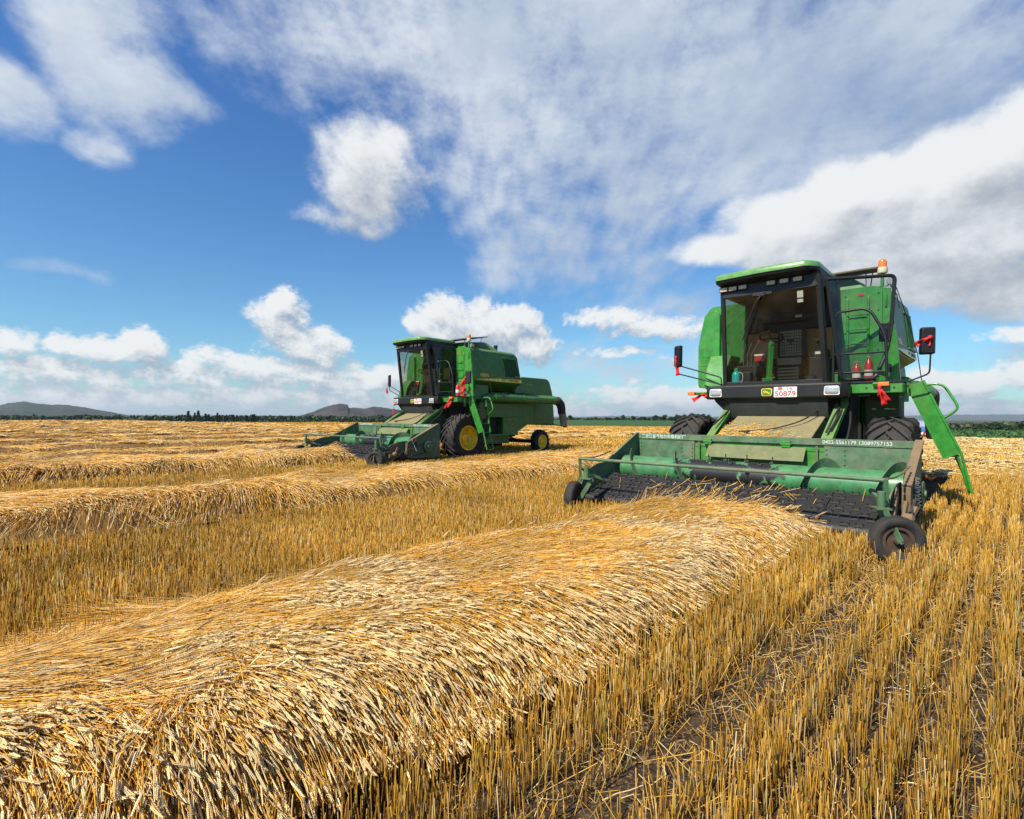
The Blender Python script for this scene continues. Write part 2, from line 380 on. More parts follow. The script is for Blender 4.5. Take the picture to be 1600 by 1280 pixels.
def mesh_np(name, V, F, tint=None, material=None, parent=None, smooth=False):
    """fast mesh from numpy: V (n,3), F (m,3|4); tint (n,3) per point"""
    me = bpy.data.meshes.new(name); V = np.ascontiguousarray(V, np.float32); F = np.ascontiguousarray(F, np.int32); k = F.shape[1]
    me.vertices.add(len(V)); me.vertices.foreach_set('co', V.ravel())
    me.loops.add(F.size); me.loops.foreach_set('vertex_index', F.ravel())
    me.polygons.add(len(F)); me.polygons.foreach_set('loop_start', np.arange(0, F.size, k, dtype=np.int32))
    try: me.polygons.foreach_set('loop_total', np.full(len(F), k, np.int32))
    except Exception: pass
    me.update(calc_edges=True)
    if tint is not None:
        a = me.attributes.new('tint', 'FLOAT_COLOR', 'POINT'); c = np.ones((len(V), 4), np.float32); c[:, :3] = tint; a.data.foreach_set('color', c.ravel())
    if smooth: me.polygons.foreach_set('use_smooth', np.ones(len(F), bool))
    return link(name, me, parent, material)
def vnoise(x, y, seed=0):
    """smooth value noise, 0..1"""
    x = np.asarray(x, float); y = np.asarray(y, float); xi = np.floor(x).astype(np.int64); yi = np.floor(y).astype(np.int64); fx, fy = x - xi, y - yi
    fx = fx * fx * (3 - 2 * fx); fy = fy * fy * (3 - 2 * fy)
    def h(a, b):
        n = (a * 374761393 + b * 668265263 + seed * 974634777) & 0x7fffffff; n = ((n ^ (n >> 13)) * 1274126177) & 0x7fffffff
        return ((n ^ (n >> 16)) & 0xffff) / 65535.0
    return (h(xi, yi) * (1 - fx) + h(xi + 1, yi) * fx) * (1 - fy) + (h(xi, yi + 1) * (1 - fx) + h(xi + 1, yi + 1) * fx) * fy

# field frame: the near machine's own axes.  s across the rows (to the right), t along them (away)
NX, NY, NA = 4.9484, 10.3750, 0.75170
FX, FY, FA, FZ = -3.6370, 20.3354, 0.72101, 0.0436
ca, sa = math.cos(NA), math.sin(NA)
def f2w(s, t): return NX + s * ca + t * sa, NY - s * sa + t * ca
def w2f(x, y): return (x - NX) * ca - (y - NY) * sa, (x - NX) * sa + (y - NY) * ca
CAM_S, CAM_T = w2f(0, 0)
def in_view(x, y, margin=.12, near=.3):
    return (y > near) & (np.abs(x) < y * (.943 + margin) + 1.5)

# ------------------------------------------------------------------ the combine harvester (x to its left hand, y to its rear, z up)
def tyre(r, w, lug_n, lug_h, lug_len, rim_r, flip):
    """agricultural tyre turned about x, with chevron lugs"""
    m = MB(); rb = r - lug_h; hw = w / 2
    prof = [(-hw * .78, rim_r), (-hw * .95, rim_r + (rb - rim_r) * .25), (-hw, rim_r + (rb - rim_r) * .55), (-hw * .93, rb - .055), (-hw * .72, rb - .012), (0, rb + .004),
            (hw * .72, rb - .012), (hw * .93, rb - .055), (hw, rim_r + (rb - rim_r) * .55), (hw * .95, rim_r + (rb - rim_r) * .25), (hw * .78, rim_r)]
    m.lathe_x(prof, (0, 0, 0), 48, close=True)
    da = lug_len / r; wa = .042 / r * (r / .8) ** .5
    for sd_ in (-1, 1):
        for k in range(lug_n):
            a0 = 2 * math.pi * (k + (.5 if sd_ > 0 else 0)) / lug_n * flip
            secs = []
            for i, (x, top, bot) in enumerate(((-.03, r, rb - .02), (hw * .45, r - .004, rb - .02), (hw * .86, r - .022, rb - .05), (hw * 1.015, r - .07, rb - .12), (hw * 1.02, r - .13, rb - .16))):
                a = a0 + flip * da * (max(0, x) / hw) ** .85
                w0, w1 = wa * 1.25, wa * .85
                secs.append([(sd_ * x, math.cos(a + s_) * rr, math.sin(a + s_) * rr) for s_, rr in ((-w0, bot), (w0, bot), (w1, top), (-w1, top))])
            m.loft(secs)
    return m
def rim(r, w, side, dish, bolts):
    m = MB(); s = side; hw = w / 2
    prof = [(s * hw * .80, r + .012), (s * hw * .86, r + .012), (s * hw * .86, r - .03), (s * hw * .60, r - .06), (s * (hw * .60 - dish * .5), r - .09), (s * (hw * .6 - dish), r * .62),
            (s * (hw * .6 - dish), r * .45), (s * (hw * .6 - dish + .02), r * .36), (s * (hw * .6 - dish + .07), r * .30), (s * (hw * .6 - dish + .08), .01)]
    m.lathe_x(prof, (0, 0, 0), 40, cap=False)
    for k in range(bolts):
        a = 2 * math.pi * k / bolts; y, z = math.cos(a) * r * .50, math.sin(a) * r * .50; x = s * (hw * .6 - dish)
        m.lathe_x([(x - .005, .022), (x + s * .03, .022), (x + s * .03, .004)], (0, y, z), 6)
    return m

def flighting(x0, x1, axis_y, axis_z, r0, r1, turns, hand, a0):
    m = MB(); n = int(abs(turns) * 36); top = []; 
    rings = []
    for i in range(n + 1):
        t = i / n; a = a0 + hand * 2 * math.pi * turns * t; x = x0 + (x1 - x0) * t; c, s = math.cos(a), math.sin(a)
        rings.append([(x - .004, axis_y + c * r0, axis_z + s * r0), (x - .004, axis_y + c * r1, axis_z + s * r1), (x + .004, axis_y + c * r1, axis_z + s * r1), (x + .004, axis_y + c * r0, axis_z + s * r0)])
    m.loft(rings); return m

def drum_material():
    m = paint('worn_drum_paint', (.045, .205, .072), dirt=(.18, .16, .07), amount=.7, up=.15, rough=.4)
    t = m.node_tree; N = NT(t); b = t.nodes['Principled BSDF']; src = b.inputs['Base Color'].links[0].from_socket
    oc = N.n('ShaderNodeTexCoord').outputs['Object']; sp = N.n('ShaderNodeSeparateXYZ'); t.links.new(oc, sp.inputs[0])
    ax = N.math('ABSOLUTE', N.math('ADD', sp.outputs[0], .22))
    d = N.math('ADD', ax, N.math('MULTIPLY', N.math('SUBTRACT', N.noise(oc, 5, 5, .65), .5), .9))
    wn = N.ramp(d, .80, .92, 1, 0); chip = N.ramp(N.noise(oc, 3.4, 4, .6), .56, .60, 1, 0)
    f = N.math('MULTIPLY', wn, chip)
    t.links.new(N.mix(f, src, (.016, .013, .012)), b.inputs['Base Color'])
    return m
M['drum'] = drum_material()

def make_combine():
    root = empty('combine_harvester')
    B = lambda mb, n, m, par=root, bevel=0, **k: mb.build(n, M[m] if isinstance(m, str) else m, par, bevel, **k)
    # ---- threshing body
    m = MB(); poly = [(.95, .95), (2.4, .85), (4.4, .83), (5.45, 1.32), (7.24, 1.24), (7.34, 1.4), (7.2, 2.62), (6.95, 3.20), (6.75, 3.30), (4.95, 3.30), (4.6, 2.6), (.95, 2.5)]
    m.prism_x(rounded(poly, [.02, .02, .05, .05, .05, .1, .2, .2, .2, .1, .02, .02]), -1.0, 1.0)
    m.box(-.9, .9, 2.5, 4.3, .46, .9)
    body = B(m, 'threshing_body', 'green_deep', bevel=.03)
    for s in (1, -1):
        x0, x1 = (1.0, 1.30) if s > 0 else (-1.30, -1.0)
        m = MB(); m.box(x0, x1, 2.5, 4.42, 1.56, 2.12); m.box(x0, x1, 3.47, 4.42, .81, 1.557); m.box(x0, x1 - .0, 2.5, 2.60, .86, 1.557) if s < 0 else None
        m.box(x0, x1, 2.62, 3.46, .80, .88)
        B(m, 'side_shield', 'green_deep', bevel=.015)
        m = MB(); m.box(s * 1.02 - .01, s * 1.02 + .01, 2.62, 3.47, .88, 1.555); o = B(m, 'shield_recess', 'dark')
        m = MB(); m.prism_x(rounded([(4.43, 2.11), (5.47, 2.11), (5.47, 1.34), (4.43, .86)], .02), x0 if s > 0 else x0 + .18, x1 - .18 if s > 0 else x1)
        B(m, 'rear_shield', 'green_deep', bevel=.012)
        m = MB()   # seams and fasteners along the hood
        for y in (5.9,): m.box(s * 1.001 - .002, s * 1.001 + .002, y - .006, y + .006, 1.3, 3.2)
        for y, z in ((5.6, 1.5), (5.6, 2.0), (6.9, 1.5), (6.9, 2.4)): m.lathe_x([(s * .995, .02), (s * 1.01, .02), (s * 1.01, .004)], (0, y, z), 8)
        B(m, 'hood_seam', 'dark', body)
    m = MB(); m.prism_x(rounded([(4.0, 2.55), (5.5, 2.55), (5.3, 2.92), (4.7, 3.02), (4.2, 2.85)], .15), 1.0, 1.42); B(m, 'clean_grain_cover', 'green_deep', bevel=.03)
    m = MB(); m.bar((.3, 7.3, 1.35), (1.5, 7.62, 1.10), .03); m.bar((1.5, 7.62, 1.1), (1.62, 7.72, 1.42), .03); B(m, 'spreader_bracket', 'red_paint')
    m = MB(); m.box(-.95, .95, 7.28, 7.36, 1.2, 1.34); B(m, 'hood_edge', 'dark')
    # ---- grain tank
    m = MB(); xs = [(1.65, 4.18), (1.77, 3.02), (1.76, 2.93), (1.22, 2.62)]
    sec = lambda y, k, zt: [(-1.22, y, 2.62), (-1.76, y, 2.93), (-1.77, y, 3.02), (-1.66, y, zt - .10), (-1.58, y, zt - .02), (-1.50, y, zt), (1.50, y, zt), (1.58, y, zt - .02), (1.66, y, zt - .10), (1.77, y, 3.02), (1.76, y, 2.93), (1.22, y, 2.62)]
    def sec2(ya, yb, zt):   # a section that leans: lower edge at ya, top at yb
        return [(x, ya + (yb - ya) * max(0, (z - 3.0)) / 1.18, z) for x, _, z in sec(0, 0, zt)]
    m.loft([sec2(1.30, 1.30, 4.18), sec2(3.72, 3.66, 4.18), sec2(3.98, 3.80, 4.15), sec2(4.06, 3.90, 4.06)])
    tank = B(m, 'grain_tank', 'green_deep', bevel=.02)
    m = MB(); m.loft([[(-1.3, 1.35, 4.17), (1.3, 1.35, 4.17), (1.05, 1.45, 4.42), (-1.05, 1.45, 4.42)], [(-1.3, 2.8, 4.17), (1.3, 2.8, 4.17), (1.0, 2.75, 4.56), (-1.0, 2.75, 4.56)], [(-1.3, 3.45, 4.17), (1.3, 3.45, 4.17), (1.1, 3.38, 4.24), (-1.1, 3.38, 4.24)]])
    B(m, 'tank_cover', 'green_deep', tank, .02)
    m = MB(); m.slab([(-1.25, 1.18, 4.50), (1.50, 1.18, 4.50), (1.42, 2.45, 4.70), (-1.2, 2.45, 4.70)], .035); m.bar((1.2, 2.2, 4.2), (1.25, 2.25, 4.64), .02); m.bar((-1.1, 2.2, 4.2), (-1.05, 2.25, 4.64), .02)
    m.bar((1.3, 1.32, 4.15), (1.3, 1.3, 4.49), .02)
    B(m, 'tank_lid', 'lid', tank, .006)
    # front wall of the tank: two sheets with pressed ribs, the corner strips beside them
    m = MB(); m.prism_y(rounded([(-1.82, 2.30), (1.58, 2.30), (1.58, 4.08), (1.46, 4.17), (-1.66, 4.17), (-1.80, 4.05)], [.02, .02, .05, .05, .12, .12]), 1.215, 1.298)
    for x in (1.02, 1.36): m.tube(bend([(x, 1.20, 2.95), (x, 1.20, 3.95), (x, 1.24, 4.0)], .03), .022, 8)
    m.box(.9, 1.56, 1.208, 1.216, 2.90, 2.915)
    B(m, 'tank_front', 'green', tank, .008)
    for z in (3.08, 3.36, 3.64): m = MB(); m.tube([(1.02, 1.165, z), (1.36, 1.165, z)], .011, 6); m.bar((1.02, 1.165, z), (1.02, 1.21, z), .016); m.bar((1.36, 1.165, z), (1.36, 1.21, z), .016); B(m, 'tank_rung', 'green_deep', tank)
    m = MB()
    for z in (2.4, 2.62, 2.95, 3.3, 3.7, 4.02):
        for x in (.98, 1.52, -1.76, -1.3): m.lathe_x([(1.203, .010), (1.209, .014), (1.216, .014)], (x, 0, z), 7, 'Y')
    for x in (1.1, 1.5, 1.9):
        m.lathe_x([(.270, .012), (.276, .016), (.281, .016)], (x, 0, 2.19), 7, 'Y')
    B(m, 'panel_bolt', 'dark', tank)
    m = MB(); m.box(1.19, 1.29, 1.205, 1.212, 4.00, 4.045); B(m, 'warning_sticker', 'red_paint', tank)
    m = MB(); m.prism_y([(1.58, 2.30), (1.87, 2.30), (1.82, 3.02), (1.70, 4.10), (1.585, 4.12)], 1.21, 1.29); m.tube([(1.64, 1.19, 3.75), (1.64, 1.19, 4.0)], .018, 6)
    B(m, 'corner_strip', 'green', tank, .01)
    m = MB(); m.prism_y(rounded([(1.66, 2.52), (1.74, 2.52), (1.73, 2.68), (1.65, 2.68)], .03), 1.204, 1.212); B(m, 'hand_hole', 'black', tank)
    for s in (1, -1):
        X = lambda z: s * (1.66 + (4.08 - z) * .1038 + .003)
        q = lambda y, z, o=0.0: (X(z) + s * o, y, z)
        m = MB(); m.slab([q(2.96, 3.87), q(3.78, 3.87), q(4.00, 3.15), q(3.04, 3.15)], .008); sc = B(m, 'louvre_screen', 'black', tank)
        m = MB(); n = 17
        for i in range(n):
            a = (i + .5) / n; m._bar(q(2.96 + .82 * a, 3.86, .012), q(3.04 + .96 * a, 3.16, .012), .013, .013)
        m._bar(q(2.93, 3.885, .01), q(3.80, 3.885, .01), .03, .03); m._bar(q(3.02, 3.135, .01), q(4.03, 3.135, .01), .03, .03)
        B(m, 'louvre_slat', 'green_deep', tank)
        m = MB(); m.slab([q(1.36, 2.985, .004), q(2.6, 3.06, .004), q(4.05, 3.085, .004), q(4.06, 2.945, .004), q(2.6, 2.945, .004)], .006); st = B(m, 'stripe', 'stripe', tank)
        rz = R(90) if s > 0 else R(-90)
        tl = R(84)
        lettering('model_number', '1076', .17, M['stripe'], tank, (X(3.15) + s * .006, 1.90 if s > 0 else 1.9, 3.15), (tl, 0, rz), .44, .003, .0, .006)
        lettering('maker_lettering', 'JOHN DEERE', .10, M['letter_dark'], tank, (X(3.015) + s * .008, 3.56, 3.015), (tl, 0, rz), .62, .002, .15, .003)
        lettering('maker_lettering', '佳联', .06, M['letter_dark'], tank, (X(3.015) + s * .008, 2.98, 3.015), (tl, 0, rz), .26, .002)
        m = MB(); m.slab([q(3.66, 3.215, .02), q(3.98, 3.215, .02), q(4.0, 3.165, .02), q(3.67, 3.165, .02)], .006); B(m, 'warning_sticker', 'red_paint', tank)
    m = MB(); m.lathe_x([(0, .07), (.22, .07), (.22, .085), (.30, .085), (.30, .06), (.1, .06)], (.8, 3.55, 4.22), 16, 'Z'); B(m, 'exhaust_pipe', 'black')
    m = MB(); m.box(1.22, 1.62, 1.55, 2.28, 2.22, 2.80); B(m, 'hydraulic_box', 'green_deep', bevel=.03)
    m = MB(); m.box(1.25, 1.80, 1.62, 2.2, 1.50, 2.10)
    for y in (1.7, 1.86, 2.02): m.box(1.798, 1.808, y, y + .02, 1.55, 2.06)
    B(m, 'fuel_tank', 'dusty', bevel=.02)
    # ---- unloading auger along the left side
    m = MB(); m.tube(bend([(1.35, 1.95, 2.0), (1.70, 2.0, 2.25), (1.76, 2.35, 2.32), (1.77, 6.45, 2.29)], .2), .165, 20); m.tube([(1.60, 2.4, 2.47), (1.60, 6.5, 2.44)], .06, 10)
    for y in (2.42, 4.1, 6.2): m.tube([(1.765, y - .03, 2.32), (1.765, y + .03, 2.32)], .182, 20)
    m.bar((1.3, 4.1, 2.2), (1.72, 4.1, 2.2), .06); m.bar((1.1, 3.4, 2.55), (1.72, 3.4, 2.5), .05)
    ua = B(m, 'unloading_auger', 'green_deep')
    def sleeve(secs):
        m = MB(); rr = []
        for (y, z, rx, ry, d) in secs:
            c_, s_ = math.cos(R(d)), math.sin(R(d)); rr.append([(1.77 + rx * math.cos(a) * (1 + .07 * math.sin(3 * a + z * 9)), y + ry * math.sin(a) * s_, z + ry * math.sin(a) * c_) for a in [2 * math.pi * k / 20 for k in range(20)]])
        m.loft(rr); return m
    B(sleeve(((6.36, 2.29, .185, .185, 0), (6.58, 2.28, .195, .195, 20), (6.76, 2.14, .19, .20, 55), (6.84, 1.95, .18, .19, 76), (6.88, 1.74, .17, .18, 78))), 'rubber_cuff', 'cuff', ua)
    B(sleeve(((6.84, 1.80, .165, .10, 78), (6.90, 1.5, .13, .10, 78), (6.96, 1.16, .10, .10, 78))), 'canvas_spout', 'spout', ua)
    B(sleeve(((6.96, 1.80, .15, .09, 78), (7.06, 1.5, .12, .09, 78), (7.14, 1.13, .09, .09, 78))), 'canvas_spout', 'spout', ua)
    # ---- axles and wheels
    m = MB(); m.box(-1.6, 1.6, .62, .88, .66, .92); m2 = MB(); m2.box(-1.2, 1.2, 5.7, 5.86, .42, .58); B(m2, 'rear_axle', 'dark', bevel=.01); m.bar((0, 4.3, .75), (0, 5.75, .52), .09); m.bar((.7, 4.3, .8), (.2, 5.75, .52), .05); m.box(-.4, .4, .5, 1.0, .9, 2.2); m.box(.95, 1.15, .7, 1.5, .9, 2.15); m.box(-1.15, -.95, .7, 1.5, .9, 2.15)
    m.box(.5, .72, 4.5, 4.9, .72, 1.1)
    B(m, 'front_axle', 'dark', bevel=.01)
    for s in (1, -1):
        w = tyre(.88, .66, 20, .05, .42, .435, 1).build('front_wheel', M['rubber'], root, smooth=35); w.location = (s * 1.84, .75, .815)
        B(rim(.435, .66, s, .17, 8), 'rim', 'yellow', w)
        w = tyre(.53, .36, 16, .035, .22, .29, 1).build('rear_wheel', M['rubber'], root, smooth=35); w.location = (s * 1.38, 5.80, .50)
        B(rim(.29, .36, s, .05, 6), 'rim', 'yellow', w)
    # ---- operator platform
    m = MB(); m.box(.98, 2.02, .28, 1.20, 2.10, 2.28); m.box(-1.0, .98, .2, 1.2, 2.04, 2.26); m.box(1.98, 2.06, .6, .68, 1.95, 2.3); plat = B(m, 'platform', 'green', bevel=.012)
    m = MB(); m.box(.96, 2.03, .26, 1.2, 2.281, 2.31); B(m, 'platform_mat', 'black', plat)
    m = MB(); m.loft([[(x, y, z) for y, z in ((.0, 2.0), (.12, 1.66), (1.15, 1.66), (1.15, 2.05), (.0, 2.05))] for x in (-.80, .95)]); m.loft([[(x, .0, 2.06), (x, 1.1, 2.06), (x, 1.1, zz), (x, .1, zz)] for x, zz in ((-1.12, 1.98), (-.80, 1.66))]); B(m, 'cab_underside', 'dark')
    # ---- cab
    m = MB()
    fl = lambda x0, x1, y0, y1, z0, z1: m.box(x0, x1, y0, y1, z0, z1)
    fl(-.98, .94, .10, 1.2, 2.262, 2.34)
    pil = lambda a, b, w, h: m._bar(a, b, w, h)
    pil((-.93, .14, 2.3), (-.885, -.14, 4.22), .075, .09); pil((.90, .14, 2.3), (.84, -.14, 4.22), .085, .11)
    pil((-.90, 1.14, 2.3), (-.86, 1.18, 4.25), .09, .09); pil((.88, 1.14, 2.3), (.84, 1.18, 4.25), .09, .09)
    m._bar((-.92, .13, 2.345), (.89, .13, 2.345), .06, .05)
    m.prism_y(rounded([(-.86, 4.02), (.80, 4.02), (.84, 4.06), (.84, 4.32), (-.88, 4.32), (-.89, 4.06)], .02), -.17, -.09)
    m.box(-.90, -.82, -.1, 1.15, 4.06, 4.3); m.box(.78, .86, -.1, 1.15, 4.06, 4.3)
    m.box(-.86, .82, -.1, 1.2, 4.26, 4.32)
    m.box(-.30, .06, -.185, -.168, 3.985, 4.05)
    cab = B(m, 'cab', 'black', bevel=.012)
    m = MB(); m.box(-.86, .82, 1.12, 1.16, 2.34, 3.45); B(m, 'rear_lining', 'tan', cab)
    m = MB(); m.box(-.86, .82, 1.10, 1.165, 3.46, 4.26); m.box(-.5, .35, .95, 1.1, 3.62, 3.80); m.box(.1, .42, .93, .96, 3.66, 3.74); m.box(-.86, .82, -.05, 1.1, 4.2, 4.25); B(m, 'cab_ceiling', 'seat', cab, .02)
    # roof: black visor under a green cap
    plan = rounded([(-.97, -.34), (-.10, -.44), (.70, -.42), (.86, -.20), (.82, 1.27), (-.88, 1.27)], [.08, .25, .07, .12, .05, .05])
    sc_ = lambda k, dy=0: [(x * k, (y - .4) * k + .4 + dy) for x, y in plan]
    m = MB(); m.loft([[(x, y + .12 if y < 0 else y, 4.25) for x, y in sc_(.95)], [(x, y + .02, 4.30) for x, y in sc_(1.0)], [(x, y, 4.36) for x, y in sc_(1.0)]]); B(m, 'visor', 'black', cab, .01)
    m = MB(); m.loft([[(x, y, 4.352) for x, y in sc_(1.012)], [(x, y, 4.42) for x, y in sc_(1.012)], [(x, y, 4.455) for x, y in sc_(.985)], [(x, y, 4.475) for x, y in sc_(.93)], [(x, y, 4.50) for x, y in sc_(.5)]]); B(m, 'roof', 'green_roof', cab, smooth=50)
    for x in (-.84, -.66, -.47, .05, .28, .51):
        m = MB(); m.mi = 0; m.prism_y(rounded([(x - .085, 4.14), (x + .085, 4.14), (x + .085, 4.235), (x - .085, 4.235)], .02), -.215, -.172); wl = B(m, 'work_light', 'black', cab)
        m = MB(); m.prism_y(rounded([(x - .072, 4.152), (x + .072, 4.152), (x + .072, 4.223), (x - .072, 4.223)], .015), -.224, -.216); m2 = B(m, 'work_light_lens', 'worklamp', cab)
    # windows
    m = MB(); rows = []
    for i in range(6):
        t = i / 5; z = 2.37 + (4.03 - 2.37) * t; y0 = .13 - .25 * t; hwL = -.90 + .035 * t; hwR = .86 - .05 * t
        rows.append([(hwL + (hwR - hwL) * k / 8, y0 - .05 * (1 - (k / 4 - 1) ** 2), z) for k in range(9)])
    m.loft(rows, cap=False, closed=False); B(m, 'windscreen', 'glass', smooth=60)
    m = MB(); m.add([(-.915, .18, 2.40), (-.90, 1.10, 2.40), (-.87, 1.12, 4.06), (-.885, -.06, 4.06)], [(0, 1, 2, 3)]); B(m, 'side_window', 'glass')
    m = MB(); m.slab([(.48, -.115, 3.86), (.58, -.115, 3.86), (.58, -.135, 3.98), (.48, -.135, 3.98)], .002); m.slab([(.48, -.10, 3.775), (.575, -.10, 3.775), (.575, -.11, 3.835), (.48, -.11, 3.835)], .002); B(m, 'window_sticker', 'white')
    m = MB(); m.tube([(-.12, -.20, 4.0), (-.22, -.235, 3.85), (-.45, -.155, 3.36)], .012, 6); m.tube([(-.27, -.215, 3.73), (-.50, -.13, 3.16)], .010, 6); m.box(-.2, -.06, -.22, -.17, 3.97, 4.03); B(m, 'wiper', 'black')
    # door, hinged at its front edge
    door = empty('door', (.90, .10, 0), 0, root)
    fr = [(0.0, 4.17), (1.10, 4.19), (1.04, 3.2), (.98, 2.85), (.80, 2.36), (.26, 2.34)]
    pts = bend([(0, y, z) for y, z in fr + [fr[0]]], .10); m = MB(); m.tube(pts, .032, 8); dfr = B(m, 'door_frame', 'black', door)
    m = MB(); m.add([(0.004, y, z) for y, z in fr], [tuple(range(len(fr)))]); B(m, 'door_glass', 'glass', door, smooth=0)
    m = MB(); m.box(-.03, .04, .86, 1.02, 3.02, 3.34); m.box(-.06, .07, .90, .96, 3.1, 3.26); B(m, 'door_handle', 'black', door, .01)
    # inside the cab
    m = MB(); m.box(-.22, .36, .62, 1.06, 2.70, 2.84); m.box(-.15, .30, .66, 1.02, 2.36, 2.70); m.prism_y(rounded([(-.2, 2.84), (.34, 2.84), (.32, 3.48), (-.18, 3.48)], .12), 1.0, 1.09)
    for k in range(4): m.box(-.17, .31, .645, .66, 2.42 + k * .065, 2.45 + k * .065)
    seat = B(m, 'seat', 'seat', bevel=.03)
    m = MB()
    for i in range(9):
        for j in range(9):
            if (i, j) in ((4, 5), (3, 5), (5, 5), (4, 4)): continue
            m.box(-.14 + i * .045, -.105 + i * .045, .985, .998, 2.92 + j * .058, 2.965 + j * .058)
    B(m, 'beaded_cover', 'bead', seat)
    m = MB(); m.bar((-.16, .34, 2.34), (-.16, .52, 3.20), .085); m.box(-.26, -.06, .26, .46, 2.34, 2.44); B(m, 'steering_column', 'green', bevel=.01)
    m = MB(); c0 = Vector((-.17, .53, 3.27)); tl = Matrix.Rotation(R(-24), 3, 'X')
    m.tube([c0 + tl @ Vector((.21 * math.cos(a), .21 * math.sin(a), 0)) for a in [2 * math.pi * k / 24 for k in range(24)]], .016, 8, closed=True)
    for a in (20, 160, 270): m.bar(c0 + tl @ Vector((0, 0, -.03)), c0 + tl @ Vector((.2 * math.cos(R(a)), .2 * math.sin(R(a)), 0)), .02)
    B(m, 'steering_wheel', 'seat')
    m = MB(); m.box(-.88, -.42, .45, 1.05, 2.34, 2.72); m.box(-.78, -.5, .3, .5, 2.34, 2.58); m.box(.52, .8, .5, 1.05, 2.34, 2.82)
    cons = B(m, 'console', 'seat', bevel=.02)
    m = MB()
    for x, dx in ((-.72, .06), (-.64, .10), (-.56, .15)): m.tube([(x, .55, 2.72), (x, .53, 2.95), (x + dx, .50, 3.18)], .009, 6)
    B(m, 'control_lever', 'steel', cons)
    m = MB(); m.lathe_x([(-.03, .004), (-.02, .026), (.02, .026), (.03, .004)], (-.40, .50, 3.20), 10, 'Z'); m.box(-.46, -.28, .42, .46, 2.80, 2.90); B(m, 'lever_knob', 'red_paint', cons)
    m = MB()
    for (x0, x1, y0, y1, z0, z1) in ((-.80, -.62, .98, 1.09, 3.46, 3.66), (-.58, -.44, .96, 1.09, 3.46, 3.60), (.44, .72, .95, 1.09, 3.46, 3.58), (.58, .78, .62, .95, 2.83, 2.98), (-.86, -.5, .8, 1.08, 2.72, 2.84)): m.box(x0, x1, y0, y1, z0, z1)
    m.tube([(.66, .7, 2.98), (.70, .66, 3.06), (.62, .72, 3.12), (.7, .8, 3.14)], .03, 7); m.tube([(-.7, 1.0, 3.66), (-.66, .98, 3.78), (-.56, .99, 3.74)], .04, 7)
    B(m, 'cab_clutter', 'dark', cons, .02)
    m = MB(); m.box(-.42, -.26, .955, .96, 3.68, 3.75); m.box(.16, .28, .925, .931, 3.68, 3.73); m.box(.60, .70, .612, .619, 2.88, 2.93); m.box(-.46, -.26, .41, .418, 2.90, 2.935); B(m, 'paper_note', 'plate', cons)
    m = MB(); m.lathe_x([(-.02, .01), (0, .055), (.02, .05), (.03, .01)], (.62, .72, 3.16), 12, 'Z'); B(m, 'warning_lamp', 'stripe', cons)
    # ---- side shelf at the right of the cab
    m = MB(); m.prism_x([(.30, 2.30), (1.12, 2.30), (1.12, 2.98), (.62, 2.98), (.40, 2.70)], -1.45, -1.0); sh = B(m, 'filter_housing', 'green', bevel=.02)
    m = MB(); m.box(-1.26, -1.24, .395, .42, 2.52, 2.68); B(m, 'housing_slot', 'black', sh)
    m = MB(); m.prism_y(rounded([(-1.95, 2.32), (-1.46, 2.32), (-1.46, 4.0), (-1.60, 4.08), (-1.80, 4.0), (-1.95, 3.3)], .1), 1.12, 1.212); m.box(-1.955, -1.46, 1.112, 1.121, 2.82, 2.83); m.box(-1.955, -1.46, 1.112, 1.121, 3.02, 3.03); B(m, 'engine_side_panel', 'green', bevel=.02)
    m = MB()
    for k, (x, y) in enumerate(((1.10, -.1), (1.14, .0), (-.86, .0))): m = MB(); m.tube(bend([(x, y - .6, 1.42 + .05 * k), (x + .03, y - .2, 1.70), (x + .02, y + .25, 1.86), (x - .05, y + .5, 2.02)], .15), .018, 6); B(m, 'hydraulic_hose', 'cable')
    m = MB(); m.tube(bend([(1.28, -.85, 1.10), (1.36, -.5, 1.28), (1.30, .1, 1.62), (1.2, .5, 2.05)], .25), .016, 6)
    B(m, 'hydraulic_hose', 'cable')
    # ---- light bar
    m = MB(); m.loft([[(x, y, z) for (y, z) in ((.22, 2.03), (-.05, 2.02), (-.075, 2.05), (-.075, 2.27), (-.05, 2.295), (.22, 2.30))] for x in (-1.19, 1.17)])
    m.loft([[(-1.19, y, z) for (y, z) in ((.22, 2.03), (-.05, 2.02), (-.075, 2.05), (-.075, 2.27), (-.05, 2.295), (.22, 2.30))], [(-1.25, .02 + y * .7, z * .97 + .066) for (y, z) in ((.22, 2.03), (-.05, 2.02), (-.075, 2.05), (-.075, 2.27), (-.05, 2.295), (.22, 2.30))]])
    m.loft([[(1.17, y, z) for (y, z) in ((.22, 2.03), (-.05, 2.02), (-.075, 2.05), (-.075, 2.27), (-.05, 2.295), (.22, 2.30))], [(1.27, .08 + y * .7, z * .97 + .066) for (y, z) in ((.22, 2.03), (-.05, 2.02), (-.075, 2.05), (-.075, 2.27), (-.05, 2.295), (.22, 2.30))]])
    bar = B(m, 'light_bar', 'black', bevel=.01)
    for x in (-1.04, 1.04):
        m = MB(); m.prism_y(rounded([(x - .125, 2.07), (x + .125, 2.07), (x + .115, 2.23), (x - .115, 2.23)], .03), -.092, -.076); h = B(m, 'headlight', 'white', bar)
        m = MB(); m.loft([[(a, y, b) for a, b in rounded([(x - w, 2.15 - h_), (x + w, 2.15 - h_), (x + w, 2.15 + h_), (x - w, 2.15 + h_)], .03)] for y, w, h_ in ((-.092, .112, .068), (-.106, .098, .056), (-.110, .06, .03))]); B(m, 'headlight_lens', 'lamp', bar, smooth=60)
